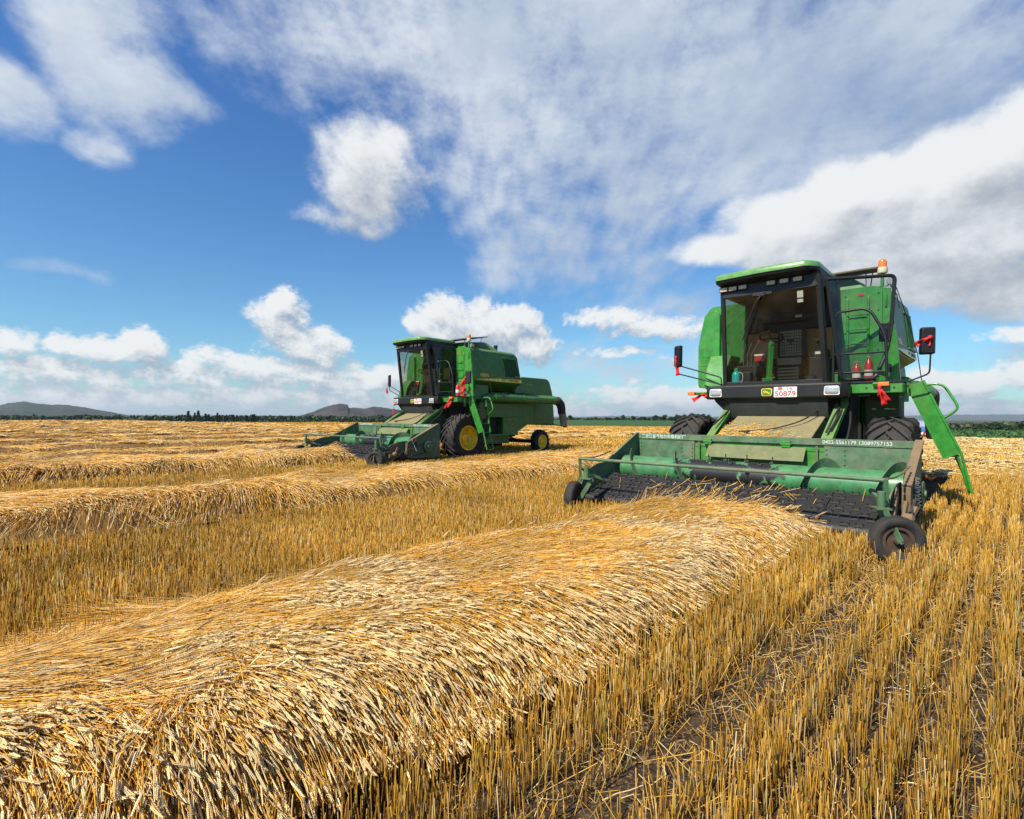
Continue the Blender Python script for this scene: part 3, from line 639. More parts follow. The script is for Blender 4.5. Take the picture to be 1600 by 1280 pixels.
    # plate
    m = MB(); m.prism_y(rounded([(.075, 2.045), (.475, 2.045), (.475, 2.235), (.075, 2.235)], .01), -.090, -.078); pl = B(m, 'number_plate', 'plate', bar)
    lettering('plate_lettering', '50879', .13, M['plate_red'], bar, (.275, -.093, 2.105), (R(90), 0, 0), .36, .0015, 0, .001)
    lettering('plate_lettering', '黑  14', .072, M['plate_red'], bar, (.265, -.093, 2.197), (R(90), 0, 0), .25, .0015)
    # emblem: yellow leaping deer on a green shield with a yellow edge
    sh = lambda k, cz=2.14: [(-.055 + x * k, cz + z * k) for x, z in rounded([(-.085, -.07), (.085, -.07), (.098, .0), (.095, .075), (-.095, .075), (-.098, .0)], .03)]
    m = MB(); m.prism_y(sh(1.0), -.088, -.076); em = B(m, 'maker_emblem', 'stripe', bar)
    m = MB(); m.prism_y(sh(.86), -.091, -.0885); B(m, 'emblem_field', 'green_deep', bar)
    m = MB(); dz = lambda p: [(-.055 + x, 2.14 + z) for x, z in p]
    for pl_ in ([(-.045, .010), (-.02, .022), (.015, .015), (.04, -.002), (.045, -.012), (.03, -.012), (.0, -.004), (-.03, .0)], [(-.045, .01), (-.062, .022), (-.07, .018), (-.055, .002), (-.035, .0)],
                [(-.03, .0), (-.048, -.025), (-.044, -.028), (-.022, -.004)], [(.03, -.01), (.058, -.038), (.062, -.035), (.044, -.006)], [(.02, -.008), (.03, -.04), (.035, -.039), (.036, -.008)],
                [(-.055, .022), (-.03, .05), (-.026, .048), (-.046, .02)], [(-.04, .037), (-.02, .035), (-.02, .031), (-.042, .032)]):
        m.prism_y(dz(pl_), -.0935, -.0915)
    B(m, 'emblem_deer', 'stripe', bar, smooth=0)
    # turn signals on stalks
    for x0, x1, y, z in ((-1.0, -1.66, .38, 2.17), (1.60, 1.72, .24, 2.25)):
        m = MB(); m.bar((x0, y, z), (x1, y, z), .05); st = B(m, 'signal_stalk', 'green')
        xs_ = -1.78 if x0 < 0 else 1.74
        m = MB(); m.box(xs_ - .06, xs_ + .10, y - .05, y + .04, z - .035, z + .035); B(m, 'turn_signal', 'orange', st, .01)
    # ---- railing in front of the platform
    m = MB(); m.tube(bend([(.985, .26, 2.28), (.985, .26, 3.57), (1.53, .26, 3.60), (1.78, .26, 3.10), (1.80, .28, 2.28)], .16), .024, 10)
    for z in (2.81, 2.47): m.tube([(.985, .26, z), (1.80, .27, z)], .018, 8)
    B(m, 'guard_rail', 'black')
    # ---- beacon and corner work lamp
    m = MB(); m.tube([(1.57, 1.27, 4.05), (1.57, 1.27, 4.40)], .03, 8); bp = B(m, 'beacon_post', 'green')
    m = MB(); m.lathe_x([(4.39, .075), (4.41, .085), (4.49, .085), (4.50, .07)], (1.57, 1.27, 0), 20, 'Z'); B(m, 'beacon_base', 'cream', bp)
    m = MB(); m.lathe_x([(4.501, .072), (4.60, .070), (4.635, .06), (4.655, .035), (4.66, .005)], (1.57, 1.27, 0), 20, 'Z'); B(m, 'beacon_dome', 'orange', bp)
    m = MB(); m.lathe_x([(1.22, .07), (1.25, .08), (1.34, .06), (1.36, .02)], (1.72, 0, 4.22), 16, 'Y'); m.bar((1.6, 1.27, 4.12), (1.72, 1.30, 4.2), .02); wl = B(m, 'corner_lamp', 'steel')
    m = MB(); m.tube([(1.78, 1.32, 4.1), (1.92, 1.7, 3.5), (2.04, 1.9, 2.9), (2.1, 2.0, 2.35)], .009, 6); m.tube([(1.70, 1.2, 4.15), (1.80, 1.22, 3.95), (1.84, 1.24, 3.7)], .012, 6); B(m, 'stay_cable', 'cable')
    # ---- mirrors
    def mirror(c, hw, hh, yaw, arms):
        m = MB(); pts = rounded([(-hw, -hh), (hw * .95, -hh * .98), (hw, hh), (-hw * .9, hh)], hw * .35); cy, sy = math.cos(yaw), math.sin(yaw)
        T = lambda x, y, z: (c[0] + x * cy - y * sy, c[1] + x * sy + y * cy, c[2] + z)
        m.loft([[T(x * .8, -.07, z * .9) for x, z in pts], [T(x, -.03, z) for x, z in pts], [T(x, .02, z) for x, z in pts]])
        mi = B(m, 'mirror', 'black', bevel=.006)
        m = MB()
        for a in arms: m.tube(bend(a, .06), .014, 8)
        B(m, 'mirror_arm', 'black', mi)
    mirror((2.32, .52, 2.97), .115, .23, R(25), [[(1.98, .55, 2.26), (2.36, .50, 2.42), (2.38, .52, 3.0)]])
    mirror((-2.06, .37, 3.0), .10, .24, R(-25), [[(-1.0, .12, 2.30), (-1.02, .14, 2.48), (-2.0, .36, 2.78)], [(-1.0, .1, 2.33), (-2.08, .36, 2.62), (-2.10, .37, 3.0)]])
    # ---- ladder, swung out to the left
    L0, L1 = Vector((2.10, .78, 2.26)), Vector((2.62, .86, 1.02)); L2 = Vector((2.89, .90, .42)); dy = Vector((0, .46, 0))
    lad = MB(); 
    w = Vector((.235, 0, .10)); o = Vector((-.01, 0, 0))
    lad.slab([L0 - w * .4, L0 + w * .6 , L1 + w * .55 + Vector((0, 0, .0)), L1 - w * .45], .03)
    lad.slab([L0 + dy * 1.7 - w * .2, L0 + dy * 1.7 + w * .3, L1 + dy * .95 + w * .3, L1 + dy * .95 - w * .2], .025)
    lad.tube([L0 + w * .62 + Vector((0, -.01, 0)), L1 + w * .58 + Vector((0, -.01, 0)), L2], .022, 8)
    ladder = B(lad, 'ladder', 'green')
    m = MB()
    for k in range(5):
        t = k / 4; p = L0 + (L1 - L0) * t; q_ = dy * (1.7 - .75 * t); m.slab([p + Vector((-.09, .015, 0)), p + Vector((.1, .015, 0)), p + q_ + Vector((.1, -.015, 0)), p + q_ + Vector((-.09, -.015, 0))], .02)
    B(m, 'ladder_step', 'green_deep', ladder)
    m = MB(); b0, b1 = L1 + w * .35 + Vector((0, .03, .0)), L2 + Vector((-.03, .03, 0)); m.tube(bend([b0, b1, b1 + dy * .75, L1 + dy * .9 + Vector((.02, 0, .02))], .08), .02, 8); mid = (b0 + b1) / 2; m.tube([mid, mid + dy * .8], .016, 6); B(m, 'lower_step', 'green', ladder)
    m = MB(); m.tube(bend([L0 + dy * 1.5 + Vector((.05, 0, .02)), L0 + dy * 1.5 + Vector((.36, 0, .03)), L0 + dy * 1.4 + Vector((.60, .0, -.42)), L0 + dy * 1.35 + Vector((.34, 0, -.62))], .12), .022, 10); B(m, 'grab_handle', 'green', ladder)
    # ---- feeder house
    m = MB(); m.prism_x([(-.90, .45), (-.90, 1.28), (.2, 1.72), (.95, 1.98), (.95, 1.2), (.2, .85)], -.68, .90); fh = B(m, 'feeder_house', 'dusty', bevel=.015)
    m = MB(); m.slab([(1.02, -.80, 1.22), (1.20, -.80, 1.22), (1.20, .55, 2.02), (1.02, .55, 2.02)], .10); m.slab([(-.95, -.80, 1.22), (-.80, -.80, 1.22), (-.80, .55, 2.02), (-.95, .55, 2.02)], .10); B(m, 'lift_arm', 'green', bevel=.012)
    m = MB(); m.tube(bend([(-.35, -.7, 1.40), (.2, -.55, 1.45), (.62, -.3, 1.60), (.80, .1, 1.82), (.74, .2, 2.0)], .2), .014, 6); m.box(-.30, -.16, -.72, -.68, 1.385, 1.41); B(m, 'hose', 'cable')
    # ---- pickup header
    HL, HR = 2.39, -2.32
    m = MB(); m.box(HR, -1.10, -.93, -.90, .40, 1.21); m.box(1.12, HL, -.93, -.90, .40, 1.21); m.box(-1.10, 1.12, -.93, -.90, .40, .62)
    m.box(HR, HL, -.945, -.86, 1.21, 1.32); m.slab([(HR, -.92, .40), (HL, -.92, .40), (HL, -1.9, .30), (HR, -1.9, .30)], .02); m.slab([(HR, -1.9, .31), (HL, -1.9, .31), (HL, -2.05, .44), (HR, -2.05, .44)], .02)
    m.box(-1.02, -.98, -.955, -.945, .62, 1.19) ; m.box(1.0, 1.04, -.955, -.945, .62, 1.19)
    for x in (-1.35, -1.14, 1.16, 1.42, -2.24):   # rivets
        for k in range(9): m.lathe_x([(-.946, .011), (-.936, .014), (-.930, .014)], (x, 0, .52 + k * .078), 7, 'Y')
    for k in range(28): m.lathe_x([(-.953, .009), (-.944, .011)], (HR + .1 + k * .165, 0, 1.225), 6, 'Y')
    hdr = B(m, 'pickup_header', 'green_old', bevel=.004, seg=1)
    m = MB(); m.box(-1.10, 1.12, -.905, -.89, .62, 1.21); m.box(-1.098, 1.118, -.915, -.905, 1.105, 1.115); B(m, 'opening_panel', 'green', hdr)
    m = MB(); m.slab([(-.80, -.95, 1.155), (.86, -.95, 1.155), (.86, -1.12, .93), (-.80, -1.12, .93)], .015); m.slab([(.845, -.95, 1.15), (.86, -.95, 1.15), (.86, -1.12, .93), (.86, -.95, .93)], .01); B(m, 'stripper_flap', 'dusty', hdr)
    m = MB()
    for x in (-.82, .55): m.box(x - .07, x + .07, -.985, -.945, 1.15, 1.26); m.box(x - .085, x + .085, -.995, -.945, 1.195, 1.215)
    B(m, 'flap_hinge', 'green', hdr, .006)
    for s, X in ((1, HL), (-1, HR)):
        end = [(-.86, 1.32), (-1.0, 1.32), (-2.16, .78), (-2.22, .70), (-2.24, .30), (-1.9, .24), (-.86, .24)]
        m = MB(); m.prism_x(end, X - .012, X + .012)
        ep = B(m, 'end_plate', 'green_old', hdr)
        m = MB(); m._bar((X, -.95, 1.335), (X, -2.18, .775), .11 if s > 0 else .05, .03); m._bar((X, -2.215, .76), (X, -2.25, .30), .10 if s > 0 else .05, .03); B(m, 'end_flange', 'brown' if s > 0 else 'green_old', hdr, .006)
        xw = X + (.03 if s < 0 else -.10)
        wing = rounded([(-1.92, .80), (-2.45, .80), (-2.86, .66), (-3.0, .36), (-2.95, .18), (-2.78, .18), (-2.1, .48), (-1.92, .50)], [.05, .2, .2, .1, .04, .04, .1, .02], 5)
        m = MB(); m.prism_x(wing, xw - .01, xw + .01); m._bar((xw - s * .012, -2.80, .20), (xw - s * .012, -2.1, .50), .02, .04); B(m, 'pickup_wing', 'green_old', hdr)
    # rotating drum
    m = MB(); m.lathe_x([(HR + .10, .12), (HR + .10, .235), (HL - .10, .235), (HL - .10, .12)], (0, -1.55, .67), 40); dr = B(m, 'feed_drum', 'drum', hdr)
    fl1 = flighting(HR + .1, -.62, -1.55, .67, .23, .375, 1.75, 1, R(40)); fl1.build('drum_flight', M['green_old'], hdr)
    flighting(HL - .1, .62, -1.55, .67, .23, .375, 1.75, 1, R(70)).build('drum_flight', M['green_old'], hdr)
    m = MB()
    for k, (x, a) in enumerate([(-.5, 70), (-.38, 150), (-.26, 95), (-.12, 60), (.0, 130), (.12, 85), (.24, 165), (.36, 60), (.48, 110), (-.44, 200), (.3, 215), (-.06, 190), (.2, 20), (-.3, 30)]):
        c, s_ = math.cos(R(a)), math.sin(R(a)); m.tube([(x, -1.55 - c * .22, .67 + s_ * .22), (x, -1.55 - c * .36, .67 + s_ * .36)], .010, 6); m.lathe_x([(-.03, .03), (.03, .03)], (x, -1.55 - c * .24, .67 + s_ * .24), 8)
    B(m, 'drum_finger', 'dark', hdr)
    m = MB()
    for x, a in ((.42, 215), (.05, 225), (-.30, 140)):
        c, s_ = math.cos(R(a)), math.sin(R(a)); m.slab([(x - .05, -1.55 - c * .23, .67 + s_ * .23), (x + .05, -1.55 - c * .23, .67 + s_ * .23), (x + .02, -1.55 - c * .38, .67 + s_ * .38), (x - .03, -1.55 - c * .38, .67 + s_ * .38)], .012)
    B(m, 'drum_paddle', 'dark', hdr)
    # pickup belt with rubber cleats and spring tines
    bl, br_ = HL - .26, HR + .10; p0, p1 = Vector((0, -2.02, .50)), Vector((0, -2.86, .20)); rr = .085
    d = (p1 - p0).normalized(); nrm = Vector((0, d.z, -d.y)); nrm = nrm if nrm.z > 0 else -nrm
    prof = []
    for i in range(9): a = math.pi * i / 8; v = p1 + nrm * rr * math.cos(a) + d * rr * math.sin(a); prof.append((v.y, v.z))
    for i in range(9): a = math.pi * i / 8; v = p0 - nrm * rr * math.cos(a) - d * rr * math.sin(a); prof.append((v.y, v.z))
    m = MB(); nb = 7; wdt = (bl - br_) / nb
    for k in range(nb): m.prism_x(prof, br_ + k * wdt + .006, br_ + (k + 1) * wdt - .006)
    belt = B(m, 'pickup_belt', 'belt', hdr, smooth=30)
    m = MB(); m2 = MB(); L = (p1 - p0).length
    crr = random.Random(5); pos = lambda x, t, h: Vector((x, 0, 0)) + p0 + d * (t * L) + nrm * (rr + h)
    for j in range(7):
        for k in range(21):
            x = br_ + .10 + k * (bl - br_ - .2) / 20 + (.05 if j % 2 else -.03); t = -.02 + j * .165 
            if t > 1.02 or crr.random() < .10: continue
            x += crr.uniform(-.03, .03); t += crr.uniform(-.02, .02)
            a = pos(x, t, .004); m.slab([a - Vector((.055, 0, 0)) , a + Vector((.055, 0, 0)), a + Vector((.05, 0, 0)) + d * .05, a + Vector((-.05, 0, 0)) + d * .05], .012)
            m.box(x - .05, x - .032, a.y - .02, a.y + .03, a.z - .01, a.z + .022); m.box(x + .032, x + .05, a.y - .02, a.y + .03, a.z - .01, a.z + .022)
            for e in (-.04, .04): b_ = pos(x + e, t, .0); m2.tube([b_, b_ + nrm * .05 + d * .02, b_ + nrm * .075 - d * .03], .004, 4)
    tag(B(m, 'belt_cleat', 'rubber', hdr, smooth=0), kind='stuff'); tag(B(m2, 'spring_tine', 'dark', hdr), kind='stuff')
    # wind guard
    m = MB(); m.tube([(-2.18, -3.16, .92), (2.30, -3.16, .92)], .027, 12)
    for x in (-2.18, 2.30): m.bar((x, -3.16, .94), (x + (-.04 if x < 0 else .0), -3.08, .50), .05); m.bar((x, -3.13, .75), (x, -2.85, .62), .03)
    m.bar((2.12, -3.0, .78), (2.30, -3.1, .60), .05)
    B(m, 'wind_guard', 'green_old', hdr, .004)
    m = MB()
    for x, X in ((-2.18, HR), (2.30, HL)):
        a, b_ = Vector((x, -3.14, .94)), Vector((X, -1.95, 1.02 if x > 0 else 1.0)); n = 26
        for k in range(n):
            t0, t1 = k / n, (k + 1.25) / n; sag = lambda t: Vector((0, 0, -.05 * math.sin(math.pi * t))); m._bar(a.lerp(b_, t0) + sag(t0), a.lerp(b_, min(1, t1)) + sag(min(1, t1)), .026 if k % 2 else .012, .012 if k % 2 else .026)
    B(m, 'support_chain', 'brown', hdr)
    # gauge wheels on casters
    for x, y, yaw, s in ((2.45, -3.42, R(-62), 1), (-2.12, -3.40, R(12), -1)):
        m = MB(); hx = x - s * .20; m.bar((hx, -2.75, .50), (x - s * .17, -3.26, .66), .08); m.lathe_x([(.59, .045), (.80, .045)], (x - s * .17, -3.28, 0), 12, 'Z'); arm = B(m, 'caster_arm', 'green_old', hdr, .006)
        top = Vector((x - s * .17, -3.28, .60)); c, s_ = math.cos(yaw), math.sin(yaw); ax = Vector((c, s_, 0)); fw_ = Vector((-s_, c, 0)); hub = Vector((x, y, .27))
        m = MB(); m.slab([top - ax * .10 - fw_ * .08, top + ax * .1 - fw_ * .08, top + ax * .1 + fw_ * .08, top - ax * .1 + fw_ * .08], .02)
        for e in (-.115, .115): m._bar(top + ax * e * .9, hub + ax * e, .016, .07)
        m.tube([hub - ax * .13, hub + ax * .13], .02, 8)
        B(m, 'caster_fork', 'green_old', hdr)
        t_ = MB(); r = .275; t_.lathe_x([(-.055, .165), (-.082, .20), (-.085, .24), (-.065, .268), (0, r), (.065, .268), (.085, .24), (.082, .20), (.055, .165)], (0, 0, 0), 40, close=True)
        for kx in (-.045, -.015, .015, .045): t_.lathe_x([(kx - .008, r - .012), (kx - .006, r + .002), (kx + .006, r + .002), (kx + .008, r - .012)], (0, 0, 0), 40, cap=False)
        w = B(t_, 'gauge_wheel', 'rubber', hdr); w.location = hub; w.rotation_euler = (0, 0, yaw)
        m = MB(); m.lathe_x([(-.05, .168), (-.05, .13), (-.02, .11), (-.02, .05), (-.06, .04), (-.06, .003)], (0, 0, 0), 24, cap=False); m.lathe_x([(.05, .168), (.05, .13), (.02, .11), (.02, .05), (.06, .04), (.06, .003)], (0, 0, 0), 24, cap=False); r_ = B(m, 'gauge_rim', 'rust', hdr); r_.location = hub; r_.rotation_euler = (0, 0, yaw)
    # drive on the left end
    m = MB(); m.lathe_x([(.0, .17), (.02, .18), (.03, .16), (.05, .18), (.06, .17), (.06, .05), (.09, .05), (.09, .005)], (HL + .04, -1.40, .60), 28); B(m, 'drive_pulley', 'green_old', hdr)
    m = MB(); m.lathe_x([(0, .11), (.05, .11), (.05, .02)], (HL + .05, -2.45, .36), 20); m.lathe_x([(0, .07), (.05, .07), (.05, .02)], (HL + .05, -1.95, .72), 16)
    for a, b_, r1, r2 in (((-1.40, .60), (-2.45, .36), .165, .11),):
        for e in (1, -1): m._bar((HL + .075, a[0], a[1] + e * r1), (HL + .075, b_[0], b_[1] + e * r2), .03, .012)
    B(m, 'drive_belt', 'rubber', hdr)
    m = MB(); m._bar((HL + .02, -2.9, .36), (HL + .02, -2.2, .36), .05, .10); m._bar((HL + .01, -2.75, .24), (HL + .05, -2.6, .62), .04, .06); m._bar((HL + .03, -2.45, .30), (HL + .12, -2.3, .52), .05, .05); m._bar((HL - .04, -2.9, .42), (HL - .06, -2.5, .72), .03, .16); m.lathe_x([(0, .07), (.09, .07), (.12, .03)], (HL + .03, -2.72, .42), 12); m._bar((HL + .06, -2.1, .3), (HL + .06, -1.9, .86), .03, .03)
    B(m, 'drive_bracket', 'brown', hdr, .006)
    m = MB()
    sp_ = [(HL + .10 + .028 * math.cos(k * .9), -1.90 - k * .004 + .02 * math.sin(k * .9), .45 + k * .0075) for k in range(60)]
    m.tube(sp_, .006, 5); B(m, 'tension_spring', 'steel', hdr)
    # stencilled words along the top rail
    lettering('stencil_lettering', '黑龙江省齐哈尔市春机械厂', .085, M['letter_white'], hdr, (-1.74, -.948, 1.265), (R(90), 0, 0), .95, .001, 0, .0015)
    lettering('stencil_lettering', '0452-5561179 13089757153', .085, M['letter_white'], hdr, (1.58, -.948, 1.265), (R(90), 0, 0), .95, .001, 0, .001)
    return root

near = make_combine()
far = copy_tree(near)
near.location = (NX, NY, 0); near.rotation_euler = (0, 0, -NA)
far.location = (FX, FY, FZ); far.rotation_euler = (0, 0, -FA)
tag(near, 'dusty green combine harvester with its cab door swung open and pickup header facing front', 'combine harvester', 'combine harvesters in the wheat field')
tag(far, 'green combine harvester with its cab door shut and full left side showing, farther off', 'combine harvester', 'combine harvesters in the wheat field')
for ch in near.children:
    if ch.name.startswith('door'): ch.rotation_euler = (0, 0, R(-60)); ch['label'] = 'glazed cab door standing open'

def at(root, p):
    a = -root.rotation_euler.z; c, s = math.cos(a), math.sin(a); l = root.location
    return Vector((l.x + p[0] * c + p[1] * s, l.y - p[0] * s + p[1] * c, l.z + p[2]))
def ribbon(root, p, tails, label, w=.07, knot=.035):
    """a strip of red cloth knotted round something, its ends hanging"""
    o = MB(); b = at(root, p)
    o.lathe_x([(-knot, .01), (-knot * .6, knot), (knot * .6, knot), (knot, .01)], (0, 0, 0), 8, 'Z')
    rr = random.Random(len(label) * 7 + int(p[2] * 100))
    for (dx, dz, L) in tails:
        rows = []; n = 7; side = Vector((dx, 0, dz)).normalized(); wd = Vector((-side.z, 0, side.x))
        ph = rr.uniform(0, 6)
        for i in range(n + 1):
            t = i / n; c = side * (L * t) + Vector((0, .02 * math.sin(ph + t * 5), -.06 * L * t * t)); ww = w * (.35 + .75 * t) * (1 + .12 * math.sin(ph + 4 * t)); sk = .02 * math.sin(ph * 2 + 7 * t)
            rows.append([tuple(c - wd * ww / 2 + Vector((0, -.02 + sk, 0))), tuple(c + Vector((0, .022 * math.cos(ph + 3 * t), 0))), tuple(c + wd * ww / 2 + Vector((0, -.015 - sk, 0)))])
        o.loft(rows, cap=False, closed=False)
    r = o.build('red_cloth_strip', M['red'], None, smooth=60); r.location = b; r.rotation_euler = (0, 0, root.rotation_euler.z)
    sm = r.modifiers.new('thickness', 'SOLIDIFY'); sm.thickness = .004
    tag(r, label, 'cloth strip', 'red cloth strips tied to the harvesters'); return r
ribbon(near, (2.37, .44, 3.02), [(-1, -.5, .22), (-.35, -.9, .13)], 'red cloth strip tied over the left mirror of the harvester with the open door', .09)
ribbon(near, (-2.10, .32, 2.98), [(.12, -1, .38)], 'red cloth strip hanging down the small right mirror of the harvester with the open door', .09)
ribbon(near, (1.70, .22, 2.20), [(.25, -1, .30), (.5, -.85, .27), (.05, -.7, .15)], 'red cloth bow under the orange signal beside the open cab door', .075)
ribbon(near, (-1.50, .34, 2.14), [(-.9, -.45, .24), (.5, -.2, .12)], 'small red cloth tied below the right-hand signal stalk of the dusty harvester', .08)
ribbon(far, (2.28, .44, 2.95), [(-.5, -.85, .48), (-.75, -.7, .36), (-.3, -.9, .56)], 'big red cloth draped from the mirror above the red extinguishers', .11)
ribbon(far, (-2.10, .32, 2.92), [(-.25, -1, .42)], 'red cloth on the thin dark mirror of the harvester seen from its side', .09)
ribbon(far, (1.72, .22, 2.20), [(-.7, -.75, .46), (.2, -1, .2), (-.3, -.9, .3)], 'red cloth hanging from the signal beside the shut cab door', .09)
ribbon(far, (-1.15, -.08, 2.02), [(-.08, -1, .62)], 'long red cloth hanging straight down from the end of the black light bar', .10)
ribbon(far, (.955, .30, 2.80), [(.05, -1, .34)], 'small red cloth tied on the shut cab door', .09)
def extinguisher(root, p, label, h=.34, r=.07):
    e = empty('fire_extinguisher', at(root, p), root.rotation_euler.z)
    tag(e, label, 'fire extinguisher', 'fire extinguishers on the platforms')
    m = MB(); m.lathe_x([(0, .02), (0, r), (h * .8, r), (h * .92, r * .7), (h, .025), (h + .03, .025)], (0, 0, 0), 20, 'Z'); m.build('cylinder', M['red_paint'], e)
    m = MB(); m.box(-.03, .03, -.02, .02, h + .03, h + .07); m._bar((0, 0, h + .07), (.10, -.02, h + .10), .02, .012); m._bar((0, 0, h + .05), (.09, -.02, h + .04), .02, .012); m.build('valve', M['steel'], e)
    m = MB(); m.lathe_x([(h * .3, r + .002), (h * .55, r + .002)], (0, 0, 0), 20, 'Z'); m.build('paper_label', M['plate'], e)
extinguisher(near, (1.22, .95, 2.311), 'shorter red extinguisher behind the guard rail of the dusty harvester', .36)
extinguisher(near, (1.42, .92, 2.311), 'taller red extinguisher nearest the end of the guard rail on the dusty harvester', .44)
extinguisher(far, (1.84, .46, 2.311), 'red extinguisher at the front of the side-on harvester, nearer its shut door', .42, .085)
extinguisher(far, (2.00, .62, 2.285), 'red extinguisher with a pale label hung outermost beside the ladder top', .36, .085)
# drinking flask and bowl on the cab floor, behind the windscreen
b = empty('drinking_flask', at(near, (-.76, .26, 2.342)), -NA); tag(b, 'teal plastic drinking flask standing behind the windscreen', 'flask')
m = MB(); m.lathe_x([(0, .03), (0, .082), (.18, .082), (.23, .065), (.26, .035)], (0, 0, 0), 24, 'Z'); m.build('bottle', M['teal'], b)
m = MB(); m.lathe_x([(.26, .04), (.31, .04), (.325, .02), (.325, .004)], (0, 0, 0), 16, 'Z'); m.build('cap', M['teal_cap'], b)
m = MB(); m.tube(bend([(.06, 0, .24), (.13, 0, .2), (.13, 0, .06), (.08, 0, .03)], .04), .006, 6); m.build('strap', M['white'], b)
m = MB(); m.lathe_x([(0, .03), (0, .07), (.10, .105), (.105, .11), (.09, .10), (.01, .06), (.01, .004)], (0, 0, 0), 24, 'Z'); p = m.build('metal_bowl', M['steel']); p.location = at(near, (.60, .34, 2.342)); tag(p, 'shiny metal bowl on the cab floor by the open door', 'bowl')

# ------------------------------------------------------------------ ground
_az = np.radians([-180, -110, -75, -58, -42.9, -30.5, -16, -5, 5.4, 16.4, 28, 36.6, 43, 60, 90, 180])
_re = np.array([90, 110, 150, 165, 160, 125, 108, 92, 80, 82, 66, 50, 54, 62, 70, 90.])
_rg = np.array([91, 111, 151, 166, 161, 126, 112, 150, 235, 235, 150, 84, 88, 100, 90, 91.])
_A = np.array([3, 6, 10, 11, 11, 10.5, 9, 5, 3, 3, 4, 5, 5, 4, 3, 3.])
_T = np.array([100, 100, 120, 120, 120, 120, 120, 120, 120, 100, 60, 30, 30, 40, 60, 100.])
def polar(a, tab): return np.interp(a, _az, tab)
def ground_z(x, y):
    r = np.hypot(x, y); a = np.arctan2(x, y); rg = polar(a, _rg)
    z = -polar(a, _A) * (1 - np.exp(-np.maximum(0, r - rg) / polar(a, _T))) - 14 * (1 - np.exp(-np.maximum(0, r - 700) / 2500))
    return z
def ring_mesh(name, r0, r1, nr, material, power=1.0, na=720, lift=0.0, rough=0.0):
    a = np.linspace(-math.pi, math.pi, na + 1)[:-1]; t = np.linspace(0, 1, nr + 1) ** power
    A, Tt = np.meshgrid(a, t); f = lambda v: polar(A, v) if isinstance(v, np.ndarray) else np.full_like(A, v)
    R_ = f(r0) * (f(r1) / f(r0)) ** Tt; X, Y = R_ * np.sin(A), R_ * np.cos(A); Z = ground_z(X, Y) + lift
    if rough: Z = Z + rough * (vnoise(X * 2.2, Y * 2.2, 5) - .5) * np.clip(1 - R_ / 60, 0, 1)
    V = np.stack([X, Y, Z], -1).reshape(-1, 3); i = np.arange(nr)[:, None] * na; j = np.arange(na)[None]; k = (j + 1) % na
    F = np.stack([i + j, i + k, i + na + k, i + na + j], -1).reshape(-1, 4)
    o = mesh_np(name, V, F[:, ::-1], None, material, smooth=True); tag(o, kind='structure'); return o
def soil_material():
    m = mat('field_soil', (.05, .035, .022), .95, 0, .1); t = m.node_tree; N = NT(t); b = t.nodes['Principled BSDF']
    ge = N.n('ShaderNodeNewGeometry').outputs['Position']
    rot = N.mapping(ge, (0, 0, 0), (0, 0, NA), (1, 1, 1))
    n1 = N.noise(ge, 9, 6, .65); n2 = N.noise(ge, 1.1, 4, .6)
    soil = N.mix(N.ramp(n1, .3, .7), (.030, .020, .013), (.075, .052, .032))
    # stalks too far off to be built one by one: golden ground with rows
    fine = N.noise(N.vmath('MULTIPLY', rot, (7, .8, 1)), 1.0, 5, .65); big = N.noise(N.vmath('MULTIPLY', rot, (.16, .03, 1)), 1.0, 4, .6)
    gold = N.mix(N.ramp(fine, .3, .72), (.31, .155, .024), (.60, .34, .075))
    gold = N.mix(N.ramp(big, .35, .7, 0, .5), gold, (.68, .45, .14))
    ln = N.vmath('LENGTH', ge)
    far_ = N.ramp(N.math('ADD', ln, N.math('MULTIPLY', n2, 12)), 22, 62)
    chaff = N.math('MULTIPLY', N.ramp(N.noise(ge, 40, 3, .6), .56, .62), .6)
    near_ = N.mix(chaff, soil, (.30, .19, .08))
    t.links.new(N.mix(far_, near_, gold), b.inputs['Base Color'])
    bp = N.n('ShaderNodeBump'); bp.inputs['Strength'].default_value = .8; bp.inputs['Distance'].default_value = .05; t.links.new(n1, bp.inputs['Height']); t.links.new(bp.outputs[0], b.inputs['Normal'])
    return m
ring_mesh('stubble_field', .25, _re, 150, soil_material(), rough=.06)
def crop_material(name, a, b_, sc):
    m = mat(name, a, .85, 0, .15); t = m.node_tree; N = NT(t); b = t.nodes['Principled BSDF']; ge = N.n('ShaderNodeNewGeometry').outputs['Position']
    rot = N.mapping(ge, (0, 0, 0), (0, 0, NA + R(90)), (1, 1, 1))
    n = N.noise(N.vmath('MULTIPLY', rot, (sc, sc * .12, sc)), 1.0, 5, .65); t.links.new(N.mix(N.ramp(n, .3, .7), a, b_), b.inputs['Base Color']); return m
ring_mesh('crop_field', _re, _rg, 30, crop_material('green_crop', (.020, .055, .016), (.05, .115, .03), 1.2), lift=-.004)
def far_material():
    m = mat('far_country', (.04, .06, .03), .9, 0, .1); t = m.node_tree; N = NT(t); b = t.nodes['Principled BSDF']; ge = N.n('ShaderNodeNewGeometry').outputs['Position']
    n = N.noise(ge, .004, 5, .6); n2 = N.noise(ge, .03, 4, .6)
    c = N.mix(N.ramp(n, .4, .6), (.022, .045, .018), (.085, .085, .045)); c = N.mix(N.ramp(n2, .4, .65, 0, .7), c, (.016, .035, .015))
    t.links.new(c, b.inputs['Base Color']); return m
ring_mesh('far_country', _rg, 14000.0, 60, far_material(), lift=-.008)

